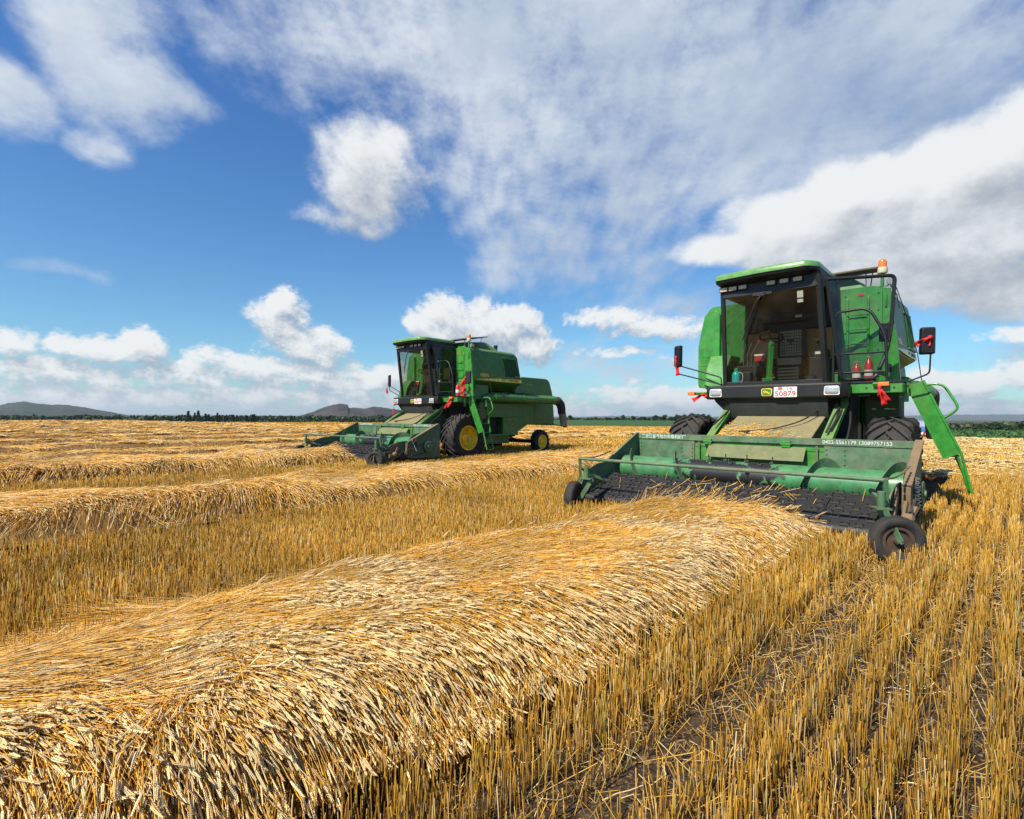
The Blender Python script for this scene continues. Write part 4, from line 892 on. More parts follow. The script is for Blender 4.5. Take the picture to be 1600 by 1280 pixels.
# ------------------------------------------------------------------ windrows of cut wheat
def windrow_shape(c0, half, h, seed):
    def H(s, t):
        q = (s - c0 - .10 * (vnoise(t * .55, 0 * t + 3.3, seed) - .5) * 2) / (half * (.92 + .18 * vnoise(t * .8, 0 * t + 9.1, seed + 1)))
        body = np.clip(1 - np.abs(q) ** 3.6, 0, 1) ** .8
        bump = .66 + .60 * vnoise(t * .85, s * .9, seed + 2) + .16 * (vnoise(t * 3.1, s * 2.6, seed + 3) - .5)
        return .16 + h * body * bump
    return H
def flow(s, t, c0, half, seed, twist=0.0):
    """heading of the ears, clockwise from the direction away from the viewer"""
    q = np.clip((s - c0) / half, -1.15, 1.15)
    base = 48 + 40 * q + 22 * np.maximum(q, 0) ** 2
    base = base + 46 * (vnoise(t * .55 + q * .5, s * .55, seed + 7) - .5) + 26 * (vnoise(t * 2.1, s * 1.9, seed + 8) - .5)
    return np.radians(base + twist)
EAR_T = None
def ear_template(detail):
    """one wheat ear along +z, 1 long: spikelets in two ranks (detail) or a notched spindle"""
    V = []; F = []
    if detail:
        n = 10
        for i in range(n):
            for sgn in (-1, 1):
                z = (i + (.5 if sgn > 0 else 0)) / n * .90; w = .075 * (1 - .45 * (i / n) ** 2) * (1 if i else .8)
                b = len(V); cx, cz = sgn * w * .75, z
                tip = (sgn * w * 1.5, 0, z + .155); base = (sgn * w * .15, 0, z - .02)
                V += [base, tip, (cx + w * .55 * sgn, 0, cz + .05), (cx - w * .6 * sgn, 0, cz + .07), (cx, w * .85, cz + .06), (cx, -w * .85, cz + .06)]
                F += [(b, b + 2, b + 4), (b + 4, b + 2, b + 1), (b, b + 4, b + 3), (b + 3, b + 4, b + 1), (b, b + 5, b + 2), (b + 2, b + 5, b + 1), (b, b + 3, b + 5), (b + 5, b + 3, b + 1)]
                if i % 2 == 0 and sgn > 0:
                    b = len(V); V += [tip, (tip[0] + sgn * .05, .01, z + .34), (tip[0] - .012, 0, z + .14)]; F += [(b, b + 1, b + 2)]
        return np.array(V), np.array(F)
    rings = []
    for i, (z, r) in enumerate([(0, .03), (.10, .085), (.17, .05), (.30, .10), (.37, .06), (.52, .10), (.59, .055), (.74, .085), (.82, .045), (1.0, .008)]):
        a0 = .4 * i
        rings.append([(r * math.cos(a0 + k * math.pi / 2), r * .8 * math.sin(a0 + k * math.pi / 2), z) for k in range(4)])
    V = np.array(rings).reshape(-1, 3); n = len(rings)
    for i in range(n - 1):
        for k in range(4):
            a, b, c, d = i * 4 + k, i * 4 + (k + 1) % 4, (i + 1) * 4 + (k + 1) % 4, (i + 1) * 4 + k; F += [(a, b, c), (a, c, d)]
    return V, np.array(F)
def frames(d):
    up = np.tile(np.array([0, 0, 1.0]), (len(d), 1)); a = np.cross(d, up); n = np.linalg.norm(a, axis=1, keepdims=True); a = np.where(n < .05, np.array([[1.0, 0, 0]]), a / np.maximum(n, 1e-6)); return a, np.cross(a, d)
def sweep(P, r, sides, twist=None):
    """P (n,k,3) paths -> tubes (sides>=3) or flat ribbons (2).  r (n,k)"""
    n, k, _ = P.shape; d = np.gradient(P, axis=1); d /= np.maximum(np.linalg.norm(d, axis=2, keepdims=True), 1e-9)
    a, b = frames(d.reshape(-1, 3)); a = a.reshape(n, k, 3); b = b.reshape(n, k, 3)
    ang = np.arange(sides) * 2 * math.pi / sides
    th = ang[None, :] + (twist[:, None] if twist is not None else 0); th = np.broadcast_to(th, (n, sides))
    V = P[:, :, None, :] + r[:, :, None, None] * (a[:, :, None, :] * np.cos(th)[:, None, :, None] + b[:, :, None, :] * np.sin(th)[:, None, :, None])
    idx = np.arange(n * k * sides).reshape(n, k, sides)
    if sides == 2: F = np.stack([idx[:, :-1, 0], idx[:, :-1, 1], idx[:, 1:, 1], idx[:, 1:, 0]], -1).reshape(-1, 4)
    else: j2 = np.roll(idx, -1, axis=2); F = np.stack([idx[:, :-1], j2[:, :-1], j2[:, 1:], idx[:, 1:]], -1).reshape(-1, 4)
    return V.reshape(-1, 3), F
def straw_tint(n, lo=(.42, .19, .014), hi=(.86, .49, .065), pale=.25):
    t = rng.random((n, 1)) ** .9; c = np.array(lo) * (1 - t) + np.array(hi) * t
    p = rng.random((n, 1)) < pale; c = np.where(p, np.array([[.84, .64, .30]]) * rng.uniform(.7, 1.05, (n, 1)), c); return c
def grow_windrow(name, c0, half, h, t0, t1, count, seed, label, nseg=6, thick=1.0, lod=6.5, group='windrows of cut wheat lying in rows', end=None, twist=0.0, rough=1.0, bed_step=.12, slen=(.65, 1.2), ear_share=.72, bunch=150, lones=.22):
    """one windrow: a bed of matted straw, the stalks laid over it and their ears"""
    H0 = windrow_shape(c0, half, h, seed)
    def H(s, t):
        z = H0(s, t)
        if end is not None: z = .16 + (z - .16) * np.clip((end - t) / .5, 0, 1) ** .5
        return z
    root = empty(name, (*f2w(c0, (t0 + t1) / 2), 0)); tag(root, label, 'windrow', group)
    W0 = np.array([*f2w(c0, (t0 + t1) / 2), 0])
    toW = lambda s, t, z: np.stack([*f2w(s, t), z], -1) - W0
    # matted bed, tinted dark so that gaps between the stalks read as shade
    ns = 26; nt = max(8, int((t1 - t0) / bed_step)); ss, tt = np.meshgrid(np.linspace(c0 - half * 1.02, c0 + half * 1.02, ns), np.linspace(t0, t1, nt))
    zz = H(ss, tt) - .05 + .05 * (vnoise(tt * 9, ss * 9, seed + 20) - .5)
    zz[:, 0] = zz[:, -1] = .15
    idx = np.arange(ns * nt).reshape(nt, ns); F = np.stack([idx[:-1, :-1], idx[:-1, 1:], idx[1:, 1:], idx[1:, :-1]], -1).reshape(-1, 4)
    tn = (.55 + .6 * vnoise(tt * 14, ss * 7, seed + 21)).reshape(-1, 1) * np.array([[.22, .115, .025]])
    o = mesh_np('straw_bed', toW(ss, tt, zz).reshape(-1, 3), F, tn, M['stub'], root, True)
    # stalks
    n = count
    # stalks fell in bunches: each bunch shares its heading, its layer and roughly where its ears end
    nb = max(6, int(n / bunch)); bi = rng.integers(0, nb, n); bt = t0 + (t1 - t0) * rng.random(nb); bq = rng.random(nb) * 2.1 - 1.05
    bs = c0 + half * bq; bh = flow(bs, bt, c0, half, seed, twist) + np.radians(rng.normal(0, 20 * rough, nb)); blay = rng.random(nb) * .125; btn = (.70 + .42 * rng.random(nb))[bi]
    al, acr = rng.normal(0, .11, n), rng.normal(0, .15, n); fan = acr * .9
    se = bs[bi] + al * np.sin(bh[bi]) + acr * np.cos(bh[bi]); te = bt[bi] + al * np.cos(bh[bi]) - acr * np.sin(bh[bi])
    lone = rng.random(n) < lones; te = np.where(lone, t0 + (t1 - t0) * rng.random(n), te); se = np.where(lone, c0 + half * (rng.random(n) * 2.1 - 1.05), se)
    se = np.clip(se, c0 - half * 1.04, c0 + half * 1.10)
    th = np.where(lone, flow(se, te, c0, half, seed, twist), bh[bi] + fan) + np.radians(rng.normal(0, 5.5 * rough, n)); stray = rng.random(n) < .035; th = th + stray * rng.normal(0, .7, n)
    L = rng.uniform(slen[0], slen[1], n); dl = L / nseg
    lay = np.where(lone, .085, blay[bi]) * (.55 + .45 * rng.random(n)) + .02 * rng.random(n); Pn = np.zeros((n, nseg + 1, 3)); s, t = se.copy(), te.copy(); drift = rng.normal(0, .06, n)
    for k in range(nseg + 1):
        f = k / nseg
        zz = np.maximum(H(s, t), .17) + lay * (1 - f) ** .8 - .032 * f
        Pn[:, nseg - k] = np.stack([s, t, zz], -1)
        hh = 0.22 * flow(s, t, c0, half, seed, twist) + .78 * th
        s = s - np.sin(hh) * dl; t = t - np.cos(hh) * dl; th = th + drift
    # whatever reaches past the edge hangs down
    over = np.clip((Pn[:, -1, 0] - (c0 + half * .86)) / .3, 0, 1.4) + np.clip((c0 - half * .93 - Pn[:, -1, 0]) / .4, 0, 1)
    for k in range(nseg + 1): Pn[:, k, 2] -= over * .055 * (k / nseg) ** 2
    Pn[:, :, 2] = np.maximum(Pn[:, :, 2], .10 + .08 * rng.random((n, 1)))
    loose = stray & (rng.random(n) < .5); Pn[loose, -1, 2] += .10 * rng.random(loose.sum()); Pn[loose, -2, 2] += .04 * rng.random(loose.sum())
    if end is not None: lift = (Pn[:, -1, 1] > end - .7) & (rng.random(n) < .05); Pn[lift, -1, 2] += .22 * rng.random(lift.sum()); Pn[lift, -2, 2] += .10 * rng.random(lift.sum())
    if end is not None:
        keep = Pn[:, -1, 1] < end + .10; Pn = Pn[keep]; btn = btn[keep]; n = len(Pn)
    P = toW(Pn[:, :, 0], Pn[:, :, 1], Pn[:, :, 2])
    Wp = P[:, -1] + W0; vis = in_view(Wp[:, 0], Wp[:, 1], .2, .2); P = P[vis]; btn = btn[vis][:, None]; n = len(P); dist = np.hypot(P[:, -1, 0] + W0[0], P[:, -1, 1] + W0[1])
    tint = straw_tint(n); patch = vnoise((P[:, -1, 0] + W0[0]) * 1.3, (P[:, -1, 1] + W0[1]) * 1.3, seed + 30)[:, None]; tint = tint * (.80 + .36 * patch) * btn * np.array([[1.03, .99, .93]])
    # the hidden feet of the stalks are browner
    r = np.broadcast_to(np.linspace(.0024, .0017, nseg + 1)[None], (n, nseg + 1)) * np.maximum(1, dist[:, None] / 6.5) * thick
    V, F = sweep(P, r, 3, rng.random(n) * 6.28)
    tv = np.repeat(tint, (nseg + 1) * 3, axis=0)
    st = mesh_np('wheat_stalks', V, F, tv, M['straw'], root, True); tag(st, kind='stuff')
    # ears
    d = P[:, -1] - P[:, -2]; d /= np.linalg.norm(d, axis=1, keepdims=True); d[:, 2] += rng.normal(-.03, .07, n); d += rng.normal(0, .06, (n, 3)); d /= np.linalg.norm(d, axis=1, keepdims=True)
    qe = (w2f(P[:, -1, 0] + W0[0], P[:, -1, 1] + W0[1])[0] - c0) / half
    # ears gather in patches, with bare straw showing between them
    w_ = P[:, -1] + W0; pn = vnoise(w_[:, 0] * 1.1, w_[:, 1] * 1.1, seed + 31) * .6 + vnoise(w_[:, 0] * 3.0, w_[:, 1] * 3.0, seed + 32) * .4; eared = rng.random(n) < np.clip((pn - .50) * 4.5 + 1.15 * np.clip(qe - .25, 0, 1), np.where(qe < .35, .02, .25), .95) * ear_share
    Vs, Fs, Ts = [], [], []; base = 0
    etint = np.array([[.95, .73, .38]]) * (1 - .32 * rng.random((n, 1)))
    dk = rng.random((n, 1)) < .22; etint = np.where(dk, etint * np.array([[.72, .62, .50]]), etint)
    for det in (True, False):
        sel = np.where(((dist < lod) == det) & eared)[0]
        if len(sel) == 0: continue
        TV, TF = ear_template(det); a, b = frames(d[sel]); ro = rng.random(len(sel)) * 6.28; c_, s_ = np.cos(ro)[:, None], np.sin(ro)[:, None]; a, b = a * c_ + b * s_, b * c_ - a * s_
        ln = rng.uniform(.070, .098, len(sel)) * np.maximum(1, dist[sel] / 11) ** .6; wd = ln * rng.uniform(.54, .70, len(sel)) * (1.0 if det else .85)
        bow = rng.normal(0, .12, len(sel))
        X = TV[None, :, 0] + bow[:, None] * TV[None, :, 2] ** 2
        V = P[sel, -1][:, None] + a[:, None] * (X * wd[:, None])[..., None] + b[:, None] * (TV[None, :, 1] * wd[:, None])[..., None] + d[sel][:, None] * (TV[None, :, 2] * ln[:, None])[..., None]
        Vs.append(V.reshape(-1, 3)); Fs.append((TF[None] + (np.arange(len(sel)) * len(TV))[:, None, None]).reshape(-1, 3) + base); base += len(sel) * len(TV); Ts.append(np.repeat(etint[sel], len(TV), axis=0))
    if Vs: tag(mesh_np('wheat_ears', np.concatenate(Vs), np.concatenate(Fs), np.concatenate(Ts), M['ear'], root, False), kind='stuff')
    return root
grow_windrow('wheat_windrow', .27, 1.20, .205, -13.2, -2.75, 80000, 3, 'deep windrow of cut wheat in the foreground running up to the dusty pickup header', lod=8.5, end=-2.75, lones=.34)
grow_windrow('wheat_windrow', -6.1, 1.25, .30, -16.5, 40, 62000, 14, 'windrow crossing the middle of the field, next beyond the foreground one', rough=1.3, bunch=50, lones=.65, nseg=4, lod=0, thick=1.0)
grow_windrow('wheat_windrow', -12.75, 1.2, .36, -17, -1.7, 22000, 25, 'windrow being taken up by the pickup of the harvester seen from its side', nseg=4, lod=0, end=-1.7, thick=1.0, rough=1.2, bunch=60, lones=.45)
FAR_LABEL = 'low distant windrow, one of many lying parallel out to the far field edge'
for i, c in enumerate((-18.9, -25.0, -31.1, -37.3, -43.6, -50, -57, -64, -71, -79, -87, -96, -106, -118)):
    cnt = int(17000 * (20.0 / (abs(c) + 4)) ** .6)
    grow_windrow('wheat_windrow', c, 1.1, .20, -30 - abs(c) * .55, 34 - i * 1.5, cnt, 40 + i * 3, FAR_LABEL, nseg=2, lod=0, thick=.95, rough=.7, group='distant windrows', bed_step=.5, slen=(.6, 1.1))

# loose straw spread on the headland behind the open-door harvester, in low heaps lying across the rows
def headland():
    n = 42000; s = rng.uniform(-3.5, 16, n); t = rng.uniform(7.0, 42, n); x, y = f2w(s, t); ok = in_view(x, y, .1) & (np.hypot(x, y) < polar(np.arctan2(x, y), _re) - .5) & ((s > .5) | (t > 12)); x, y, s, t = x[ok], y[ok], s[ok], t[ok]; n = len(x)
    hz_ = lambda s, t: .10 + .12 * np.clip(np.sin(t * 1.05 + 1.2 * vnoise(s * .3, t * .1, 77)) , 0, 1) ** 1.5 * (.5 + vnoise(s * .6, t * .4, 78)) + .05 * (vnoise(s * 1.7, t * 1.7, 79) - .5)
    a = rng.normal(.3, .8, n); L = rng.uniform(.25, .6, n); dist = np.hypot(x, y); P = np.zeros((n, 3, 3)); z = hz_(s, t) + .10 * rng.random(n)
    for k, e in enumerate((-.5, 0, .5)): P[:, k] = np.stack([x + np.cos(a) * L * e, y + np.sin(a) * L * e, z + rng.normal(0, .03, n)], -1)
    V, F = sweep(P, np.full((n, 3), .003) * np.maximum(1, dist[:, None] / 4.5), 3); o = mesh_np('loose_straw', V, F, np.repeat(straw_tint(n, (.42, .26, .07), (.78, .58, .24), .4), 9, axis=0), M['straw'], None, True)
    tag(o, 'loose pale straw strewn in low heaps over the headland behind the harvester', 'straw', kind='stuff')
headland()

# ------------------------------------------------------------------ standing stubble
def stubble():
    Vs, Fs, Ts = [], [], []; base = 0
    def zone(r0, r1, dens, kind):
        nonlocal base
        n = int((r1 * r1 - r0 * r0) * .93 * dens * 1.25); r = np.sqrt(rng.uniform(r0 * r0, r1 * r1, n)); a = rng.uniform(-1.0, 1.0, n); x, y = r * np.sin(a), r * np.cos(a)
        s, t = w2f(x, y); row = .19; s2 = np.round(s / row) * row + rng.normal(0, .036, n); x, y = f2w(s2, t)
        lane = .85 * np.exp(-((s2 - 2.32 - .1 * np.sin(t * .8)) / .17) ** 2) * (t < -3.6) + np.exp(-((s2 + 2.2) / .2) ** 2) * .8 * (t > -3.3) + .55 * np.exp(-((s2 - 3.75) / .10) ** 2)
        thin = .40 * (vnoise(s2 * 1.1, t * .7, 91) < .30)
        keep = (rng.random(n) > np.clip(lane + thin, 0, .93)) & in_view(x, y, .2, .4) & (r < polar(a, _re) - .3)
        # nothing stands where a wheel or the pickup is
        for (rx, ry, ra) in ((NX, NY, NA), (FX, FY, FA)):
            c, s_ = math.cos(ra), math.sin(ra); lx = (x - rx) * c - (y - ry) * s_; ly = (x - rx) * s_ + (y - ry) * c
            keep &= ~((np.abs(np.abs(lx) - 1.95) < .33) & (ly > .2) & (ly < 9.0)); keep &= ~((np.abs(lx - 2.45) < .16) & (np.abs(ly + 3.42) < .24)); keep &= ~((np.abs(lx) < 2.3) & (ly > -2.7) & (ly < -.9) & (rng.random(n) < .7))
        x, y, r, s2, t = x[keep], y[keep], r[keep], s2[keep], t[keep]; n = len(x); flat = np.clip(lane[keep] * 1.5, 0, 1)
        h = rng.uniform(.17, .285, n) * (.86 + .28 * vnoise(s2 * .5, t * .3, 92)); lean = rng.normal(0, .07, (n, 2)) + (rng.normal(0, .5, (n, 2)) * (rng.random((n, 1)) < .06 + flat[:, None] * .8)); h = h * (1 - .4 * flat)
        g = ground_z(x, y) - .01
        P = np.zeros((n, 2, 3)); P[:, 0] = np.stack([x, y, g], -1); P[:, 1] = np.stack([x + lean[:, 0] * h, y + lean[:, 1] * h, g + h / np.sqrt(1 + (lean ** 2).sum(1))], -1)
        tint = straw_tint(n, (.35, .165, .020), (.75, .43, .072), .10) * (.75 + .5 * vnoise(s2 * .9, t * .9, 93))[:, None]; gr = rng.random((n, 1)) < .03; tint = np.where(gr, tint * np.array([[.5, .85, .6]]), tint)
        w = np.maximum(1, r / kind[1])[:, None]; rr = np.array([[.0024, .0020]]) * w * rng.uniform(.8, 1.25, (n, 1))
        V, F = sweep(P, rr, kind[0], rng.random(n) * 6.28)
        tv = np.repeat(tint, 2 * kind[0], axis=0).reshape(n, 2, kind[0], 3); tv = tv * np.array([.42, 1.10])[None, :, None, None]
        if kind[0] == 2: pass
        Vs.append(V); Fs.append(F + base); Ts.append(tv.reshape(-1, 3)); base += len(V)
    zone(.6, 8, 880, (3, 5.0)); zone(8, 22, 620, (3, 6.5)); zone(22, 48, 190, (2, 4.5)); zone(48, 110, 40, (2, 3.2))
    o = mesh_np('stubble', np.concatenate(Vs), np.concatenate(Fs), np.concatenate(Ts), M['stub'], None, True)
    tag(o, 'upright golden stubble standing in rows over the dark soil', 'stubble', kind='stuff')
stubble()
def litter():
    n = 10500; r = np.sqrt(rng.uniform(.6, 100, n)); a = rng.uniform(-1.0, 1.0, n); x, y = r * np.sin(a), r * np.cos(a); s, t = w2f(x, y); th = rng.uniform(0, 6.28, n); L = rng.uniform(.05, .26, n) ; cv = rng.normal(0, .5, n)
    P = np.zeros((n, 4, 3)); px, py = x.copy(), y.copy()
    for k in range(4):
        P[:, k] = np.stack([px, py, .012 + .03 * rng.random(n) + .05 * (rng.random(n) < .25) * rng.random(n)], -1); px = px + np.cos(th) * L / 3; py = py + np.sin(th) * L / 3; th = th + cv
    V, F = sweep(P, np.full((n, 4), .0022) * np.maximum(1, r / 6.0)[:, None] * rng.uniform(.5, 1.3, (n, 1)), 3); o = mesh_np('fallen_straw', V, F, np.repeat(straw_tint(n, (.22, .13, .04), (.58, .42, .20), .3), 12, axis=0), M['stub'], None, True)
    tag(o, 'broken straws and dry leaves littering the soil between the stubble', 'straw litter', kind='stuff')
litter()
def chaff_on_feeder():
    n = 420; x = rng.normal(-.25, .35, n).clip(-.66, .88); y = -.86 + np.abs(rng.normal(0, .28, n)); keep = y < .0; x, y = x[keep], y[keep]; n = len(x); z = 1.30 + (y + .90) * .40 + .012 * rng.random(n)
    c, s_ = math.cos(NA), math.sin(NA); th = rng.uniform(0, 6.28, n); L = rng.uniform(.03, .13, n); P = np.zeros((n, 2, 3))
    for k, e in enumerate((-.5, .5)):
        lx, ly = x + np.cos(th) * L * e, y + np.sin(th) * L * e; P[:, k] = np.stack([NX + lx * c + ly * s_, NY - lx * s_ + ly * c, z + .40 * np.sin(th) * L * e + .004], -1)
    V, F = sweep(P, np.full((n, 2), .004), 3); tag(mesh_np('chaff', V, F, np.repeat(straw_tint(n), 6, axis=0), M['straw']), 'bits of straw scattered on the dusty sheet of the near feeder house', 'chaff', kind='stuff')
chaff_on_feeder()

def straw_on_belt():
    n = 95; x = rng.normal(.2, .7, n).clip(-1.9, 1.9); t = rng.random(n); y = -2.02 - .84 * t; z = .50 - .30 * t + .082 + .02 * rng.random(n); y = y - .03
    c, s_ = math.cos(NA), math.sin(NA); th = rng.normal(1.57, .7, n); L = rng.uniform(.08, .34, n); P = np.zeros((n, 2, 3)); up = rng.random(n) * .06
    for k, e in enumerate((-.5, .5)):
        lx, ly = x + np.cos(th) * L * e, y + np.sin(th) * L * e; P[:, k] = np.stack([NX + lx * c + ly * s_, NY - lx * s_ + ly * c, z + .36 * np.sin(th) * L * e + .012 + (up if k else 0)], -1)
    V, F = sweep(P, np.full((n, 2), .0042), 3); tag(mesh_np('caught_straw', V, F, np.repeat(straw_tint(n), 6, axis=0), M['straw']), 'loose straws lying on the black pickup belt of the near harvester', 'straw', kind='stuff')
straw_on_belt()

# ------------------------------------------------------------------ trees, hills and what stands beyond the field
def at_px(u, Y): return (u - 800) / FPX * Y
def leaf_cloud(pts, size, tint_lo, tint_hi, flat=.5):
    """leaf-clump faces at pts, turned every way"""
    n = len(pts); d = rng.normal(0, 1, (n, 3)); d[:, 2] = d[:, 2] * flat; d /= np.linalg.norm(d, axis=1, keepdims=True); a, b = frames(d); ro = rng.random(n) * 6.28; c_, s_ = np.cos(ro)[:, None], np.sin(ro)[:, None]; a, b = a * c_ + b * s_, b * c_ - a * s_
    sz = size * rng.uniform(.5, 1.3, (n, 1)); V = np.stack([pts - a * sz * .5, pts + b * sz * .45, pts + a * sz * .6, pts - b * sz * .4], 1).reshape(-1, 3); F = np.arange(4 * n).reshape(n, 4)
    t = rng.random((n, 1)); return V, F, np.repeat(np.array(tint_lo) * (1 - t) + np.array(tint_hi) * t, 4, axis=0)
def crown_points(kind, n, h, w):
    if kind == 'fir':
        z = rng.random(n) ** .8; lay = (z * 9) % 1; r = (1 - z) * (.55 + .45 * lay) * w / 2 * np.sqrt(rng.random(n)); a = rng.random(n) * 6.28; return np.stack([r * np.cos(a), r * np.sin(a), h * (.08 + .92 * z)], -1)
    k = 14 if kind == 'broad' else 9; cs = rng.normal(0, 1, (k, 3)); cs /= np.linalg.norm(cs, axis=1, keepdims=True); cs *= rng.uniform(.25, 1, (k, 1)) ** .6; rad = rng.uniform(.26, .46, k)
    i = rng.integers(0, k, n); d = rng.normal(0, 1, (n, 3)); d /= np.linalg.norm(d, axis=1, keepdims=True); p = cs[i] * .66 + d * (rad[i] * rng.random(n) ** .25)[:, None]
    lo = .16 if kind == 'broad' else .02
    return np.stack([p[:, 0] * w / 2, p[:, 1] * w / 2, h * (lo + (1 - lo) * (.5 + p[:, 2] * .5)).clip(.01, 1.05)], -1)
def tree_proto(name, kind, h, w, n, size, lo, hi, cat):
    root = empty(name); V, F, T = leaf_cloud(crown_points(kind, n, h, w), size, lo, hi); mesh_np('crown', V, F, T, M['leaf'], root)
    m = MB(); k = h * (.9 if kind == 'fir' else .55); b = .035 * h if kind != 'bush' else .02 * h
    m.tube([(0, 0, -.4), (0, 0, k * .4), (.02 * h, .01 * h, k)], [b, b * .8, b * .25], 6)
    if kind != 'fir':
        for q in range(5): a = q * 1.3; m.tube([(0, 0, k * .35), (math.cos(a) * w * .16, math.sin(a) * w * .16, k * .8), (math.cos(a) * w * .30, math.sin(a) * w * .30, k * 1.15)], [b * .5, b * .35, b * .12], 5)
    m.build('trunk', M['bark'], root); return root
M['bark'] = mat('bark', (.07, .05, .035), .9)
G1, G2 = (.010, .026, .010), (.035, .072, .022); B1, B2 = (.008, .020, .007), (.028, .052, .016)
protos = {'fir': [tree_proto('fir_tree', 'fir', 1, .42, 900, .075, G1, (.028, .06, .022), 'tree') for _ in range(3)],
          'broad': [tree_proto('broadleaf_tree', 'broad', 1, .8, 1500, .075, G1, G2, 'tree') for _ in range(4)],
          'bush': [tree_proto('bushy_tree', 'bush', 1, 1.15, 2600, .055, B1, B2, 'tree') for _ in range(4)]}
used = set()
def plant(kind, u, Y, vtop, label, group, wide=1.0, cat='tree'):
    x = at_px(u, Y); z = float(ground_z(np.array([x]), np.array([Y]))[0]); top = CAM_H - (vtop - HORZ - ROLL * (u - 800)) / FPX * Y; h = max(1.2, top - z)
    p = protos[kind][rng.integers(0, len(protos[kind]))]
    if p.name in used: p = copy_tree(p)
    used.add(p.name); p.location = (x, Y, z); p.scale = (h * wide, h * wide, h); p.rotation_euler = (0, 0, rng.random() * 6.28); tag(p, label, cat, group); return p
for k in range(18):
    plant('fir', 292 + k * 6.3 + rng.normal(0, 2), 330 + rng.uniform(-30, 30), 650.5 - rng.uniform(0, 5) - (4 if k in (0, 3) else 0), 'small dark fir in the row standing above the treeline between the two hills', 'firs on the left skyline', 1.3)
for u, v in ((890, 648), (905, 651), (948, 651), (966, 650), (975, 648), (990, 649), (1002, 651), (930, 652)):
    plant('broad', u + rng.normal(0, 1), 250 + rng.uniform(-15, 25), v + rng.normal(0, 1), 'small rounded tree beyond the green crop, left of the nearer harvester', 'trees beyond the green crop', 1.25)
for k in range(16):
    plant('broad', 1008 + k * 6.5 + rng.normal(0, 2), 245 + rng.uniform(-15, 25), 651 - min(k, 12) * .45 + rng.normal(0, 1.3), 'tree in the close row running behind the big black tyre beyond the green crop', 'tree row behind the harvester', 1.2)
for u, v, Y, w, lab in ((1526, 651, 104, 1.15, 'dark round bush standing alone at the left end of the hedge beyond the green rows'),):
    plant('bush', u, Y, v, lab, None, w, 'bush')
for u, v in ((1556, 654), (1572, 651), (1588, 652), (1600, 648), (1618, 650), (1640, 646), (1500, 664), (1475, 664), (1455, 661), (1440, 660), (1416, 662)):
    plant('bush', u, 108 + rng.uniform(-5, 12), v, 'dark bush in the ragged hedge beyond the green rows at the right' if u > 1530 else 'low bush showing behind the lowered ladder', 'hedge at the right' if u > 1530 else 'bushes behind the ladder', 1.0, 'bush')
for _k in protos:      # whichever sample tree found no place is taken away again
    for p in protos[_k]:
        if p.name not in used:
            for c in list(p.children): bpy.data.objects.remove(c)
            bpy.data.objects.remove(p)
def wood(name, u0, u1, Y, vtop, vr, n, size, label, lo=G1, hi=G2):
    u = rng.uniform(u0, u1, n); y = Y + rng.uniform(-12, 30, n); x = (u - 800) / FPX * y; z = ground_z(x, y)
    top = CAM_H - (vtop + vr * (vnoise(u * .16, 0 * u, 5) * .6 + vnoise(u * .55, 0 * u, 6) * .5) - HORZ - ROLL * (u - 800)) / FPX * Y
    pts = np.stack([x, y, z + (top - z) * (1 - rng.random(n) ** 1.6)], -1); V, F, T = leaf_cloud(pts, size, lo, hi); o = mesh_np(name, V, F, T, M['leaf']); tag(o, label, 'wood', kind='stuff')
wood('far_wood', -120, 660, 390, 648.5, 5.0, 26000, 1.7, 'thin dark belt of woodland along the left horizon')
wood('far_wood', 860, 1120, 320, 653, 3.5, 6000, 1.5, 'low strip of scrub beyond the green crop')
wood('far_wood', 1380, 1800, 150, 660, 7, 9000, 1.2, 'scrubby ground cover behind the right-hand hedge', (.02, .035, .015), (.07, .085, .035))
# crop plants of the green field at the right
def crop():
    n = 26000; x = rng.uniform(28, 95, n); y = rng.uniform(38, 80, n); r = np.hypot(x, y); a = np.arctan2(x, y); ok = (r > polar(a, _re) + .2) & (r < polar(a, _rg)) & in_view(x, y, .12); x, y = x[ok], y[ok]; s, t = w2f(x, y); t = np.round(t / .8) * .8 + rng.normal(0, .13, len(t)); x, y = f2w(s, t)
    pts = np.stack([x, y, ground_z(x, y) + rng.uniform(.03, .32, len(x)) * (.6 + .6 * vnoise(x * .3, y * .3, 55))], -1); V, F, T = leaf_cloud(pts, .24, (.025, .065, .018), (.075, .155, .042)); tag(mesh_np('crop_plants', V, F, T, M['leaf']), 'dark green leafy crop in rows at the right behind the straw', 'crop', kind='stuff')
crop()
def hill(name, prof, Y, mat_, depth=900, seed=1):
    u = np.array([p[0] for p in prof], float); v = np.array([p[1] for p in prof], float); n = 420; uu = np.linspace(u[0], u[-1], n); vv = np.interp(uu, u, v) + (vnoise(uu * .25, 0 * uu, seed) - .5) * 1.0
    x = (uu - 800) / FPX * Y; top = CAM_H - (vv - HORZ - ROLL * (uu - 800)) / FPX * Y; nr = 41; f = np.linspace(-1, 1, nr); X, Fv = np.meshgrid(x, f); Tp = np.meshgrid(top, f)[0]
    Z = -26 + (Tp + 26) * (1 - np.abs(Fv) ** 1.6) * (1 + .10 * (vnoise(X * .01, Fv * 7, seed + 4) - .5) * (np.abs(Fv) > .06)); V = np.stack([X * (1 + Fv * depth / Y), Y + Fv * depth, Z], -1).reshape(-1, 3)
    idx = np.arange(n * nr).reshape(nr, n); F = np.stack([idx[:-1, :-1], idx[:-1, 1:], idx[1:, 1:], idx[1:, :-1]], -1).reshape(-1, 4); o = mesh_np(name, V, F, None, mat_, None, True); tag(o, kind='structure')
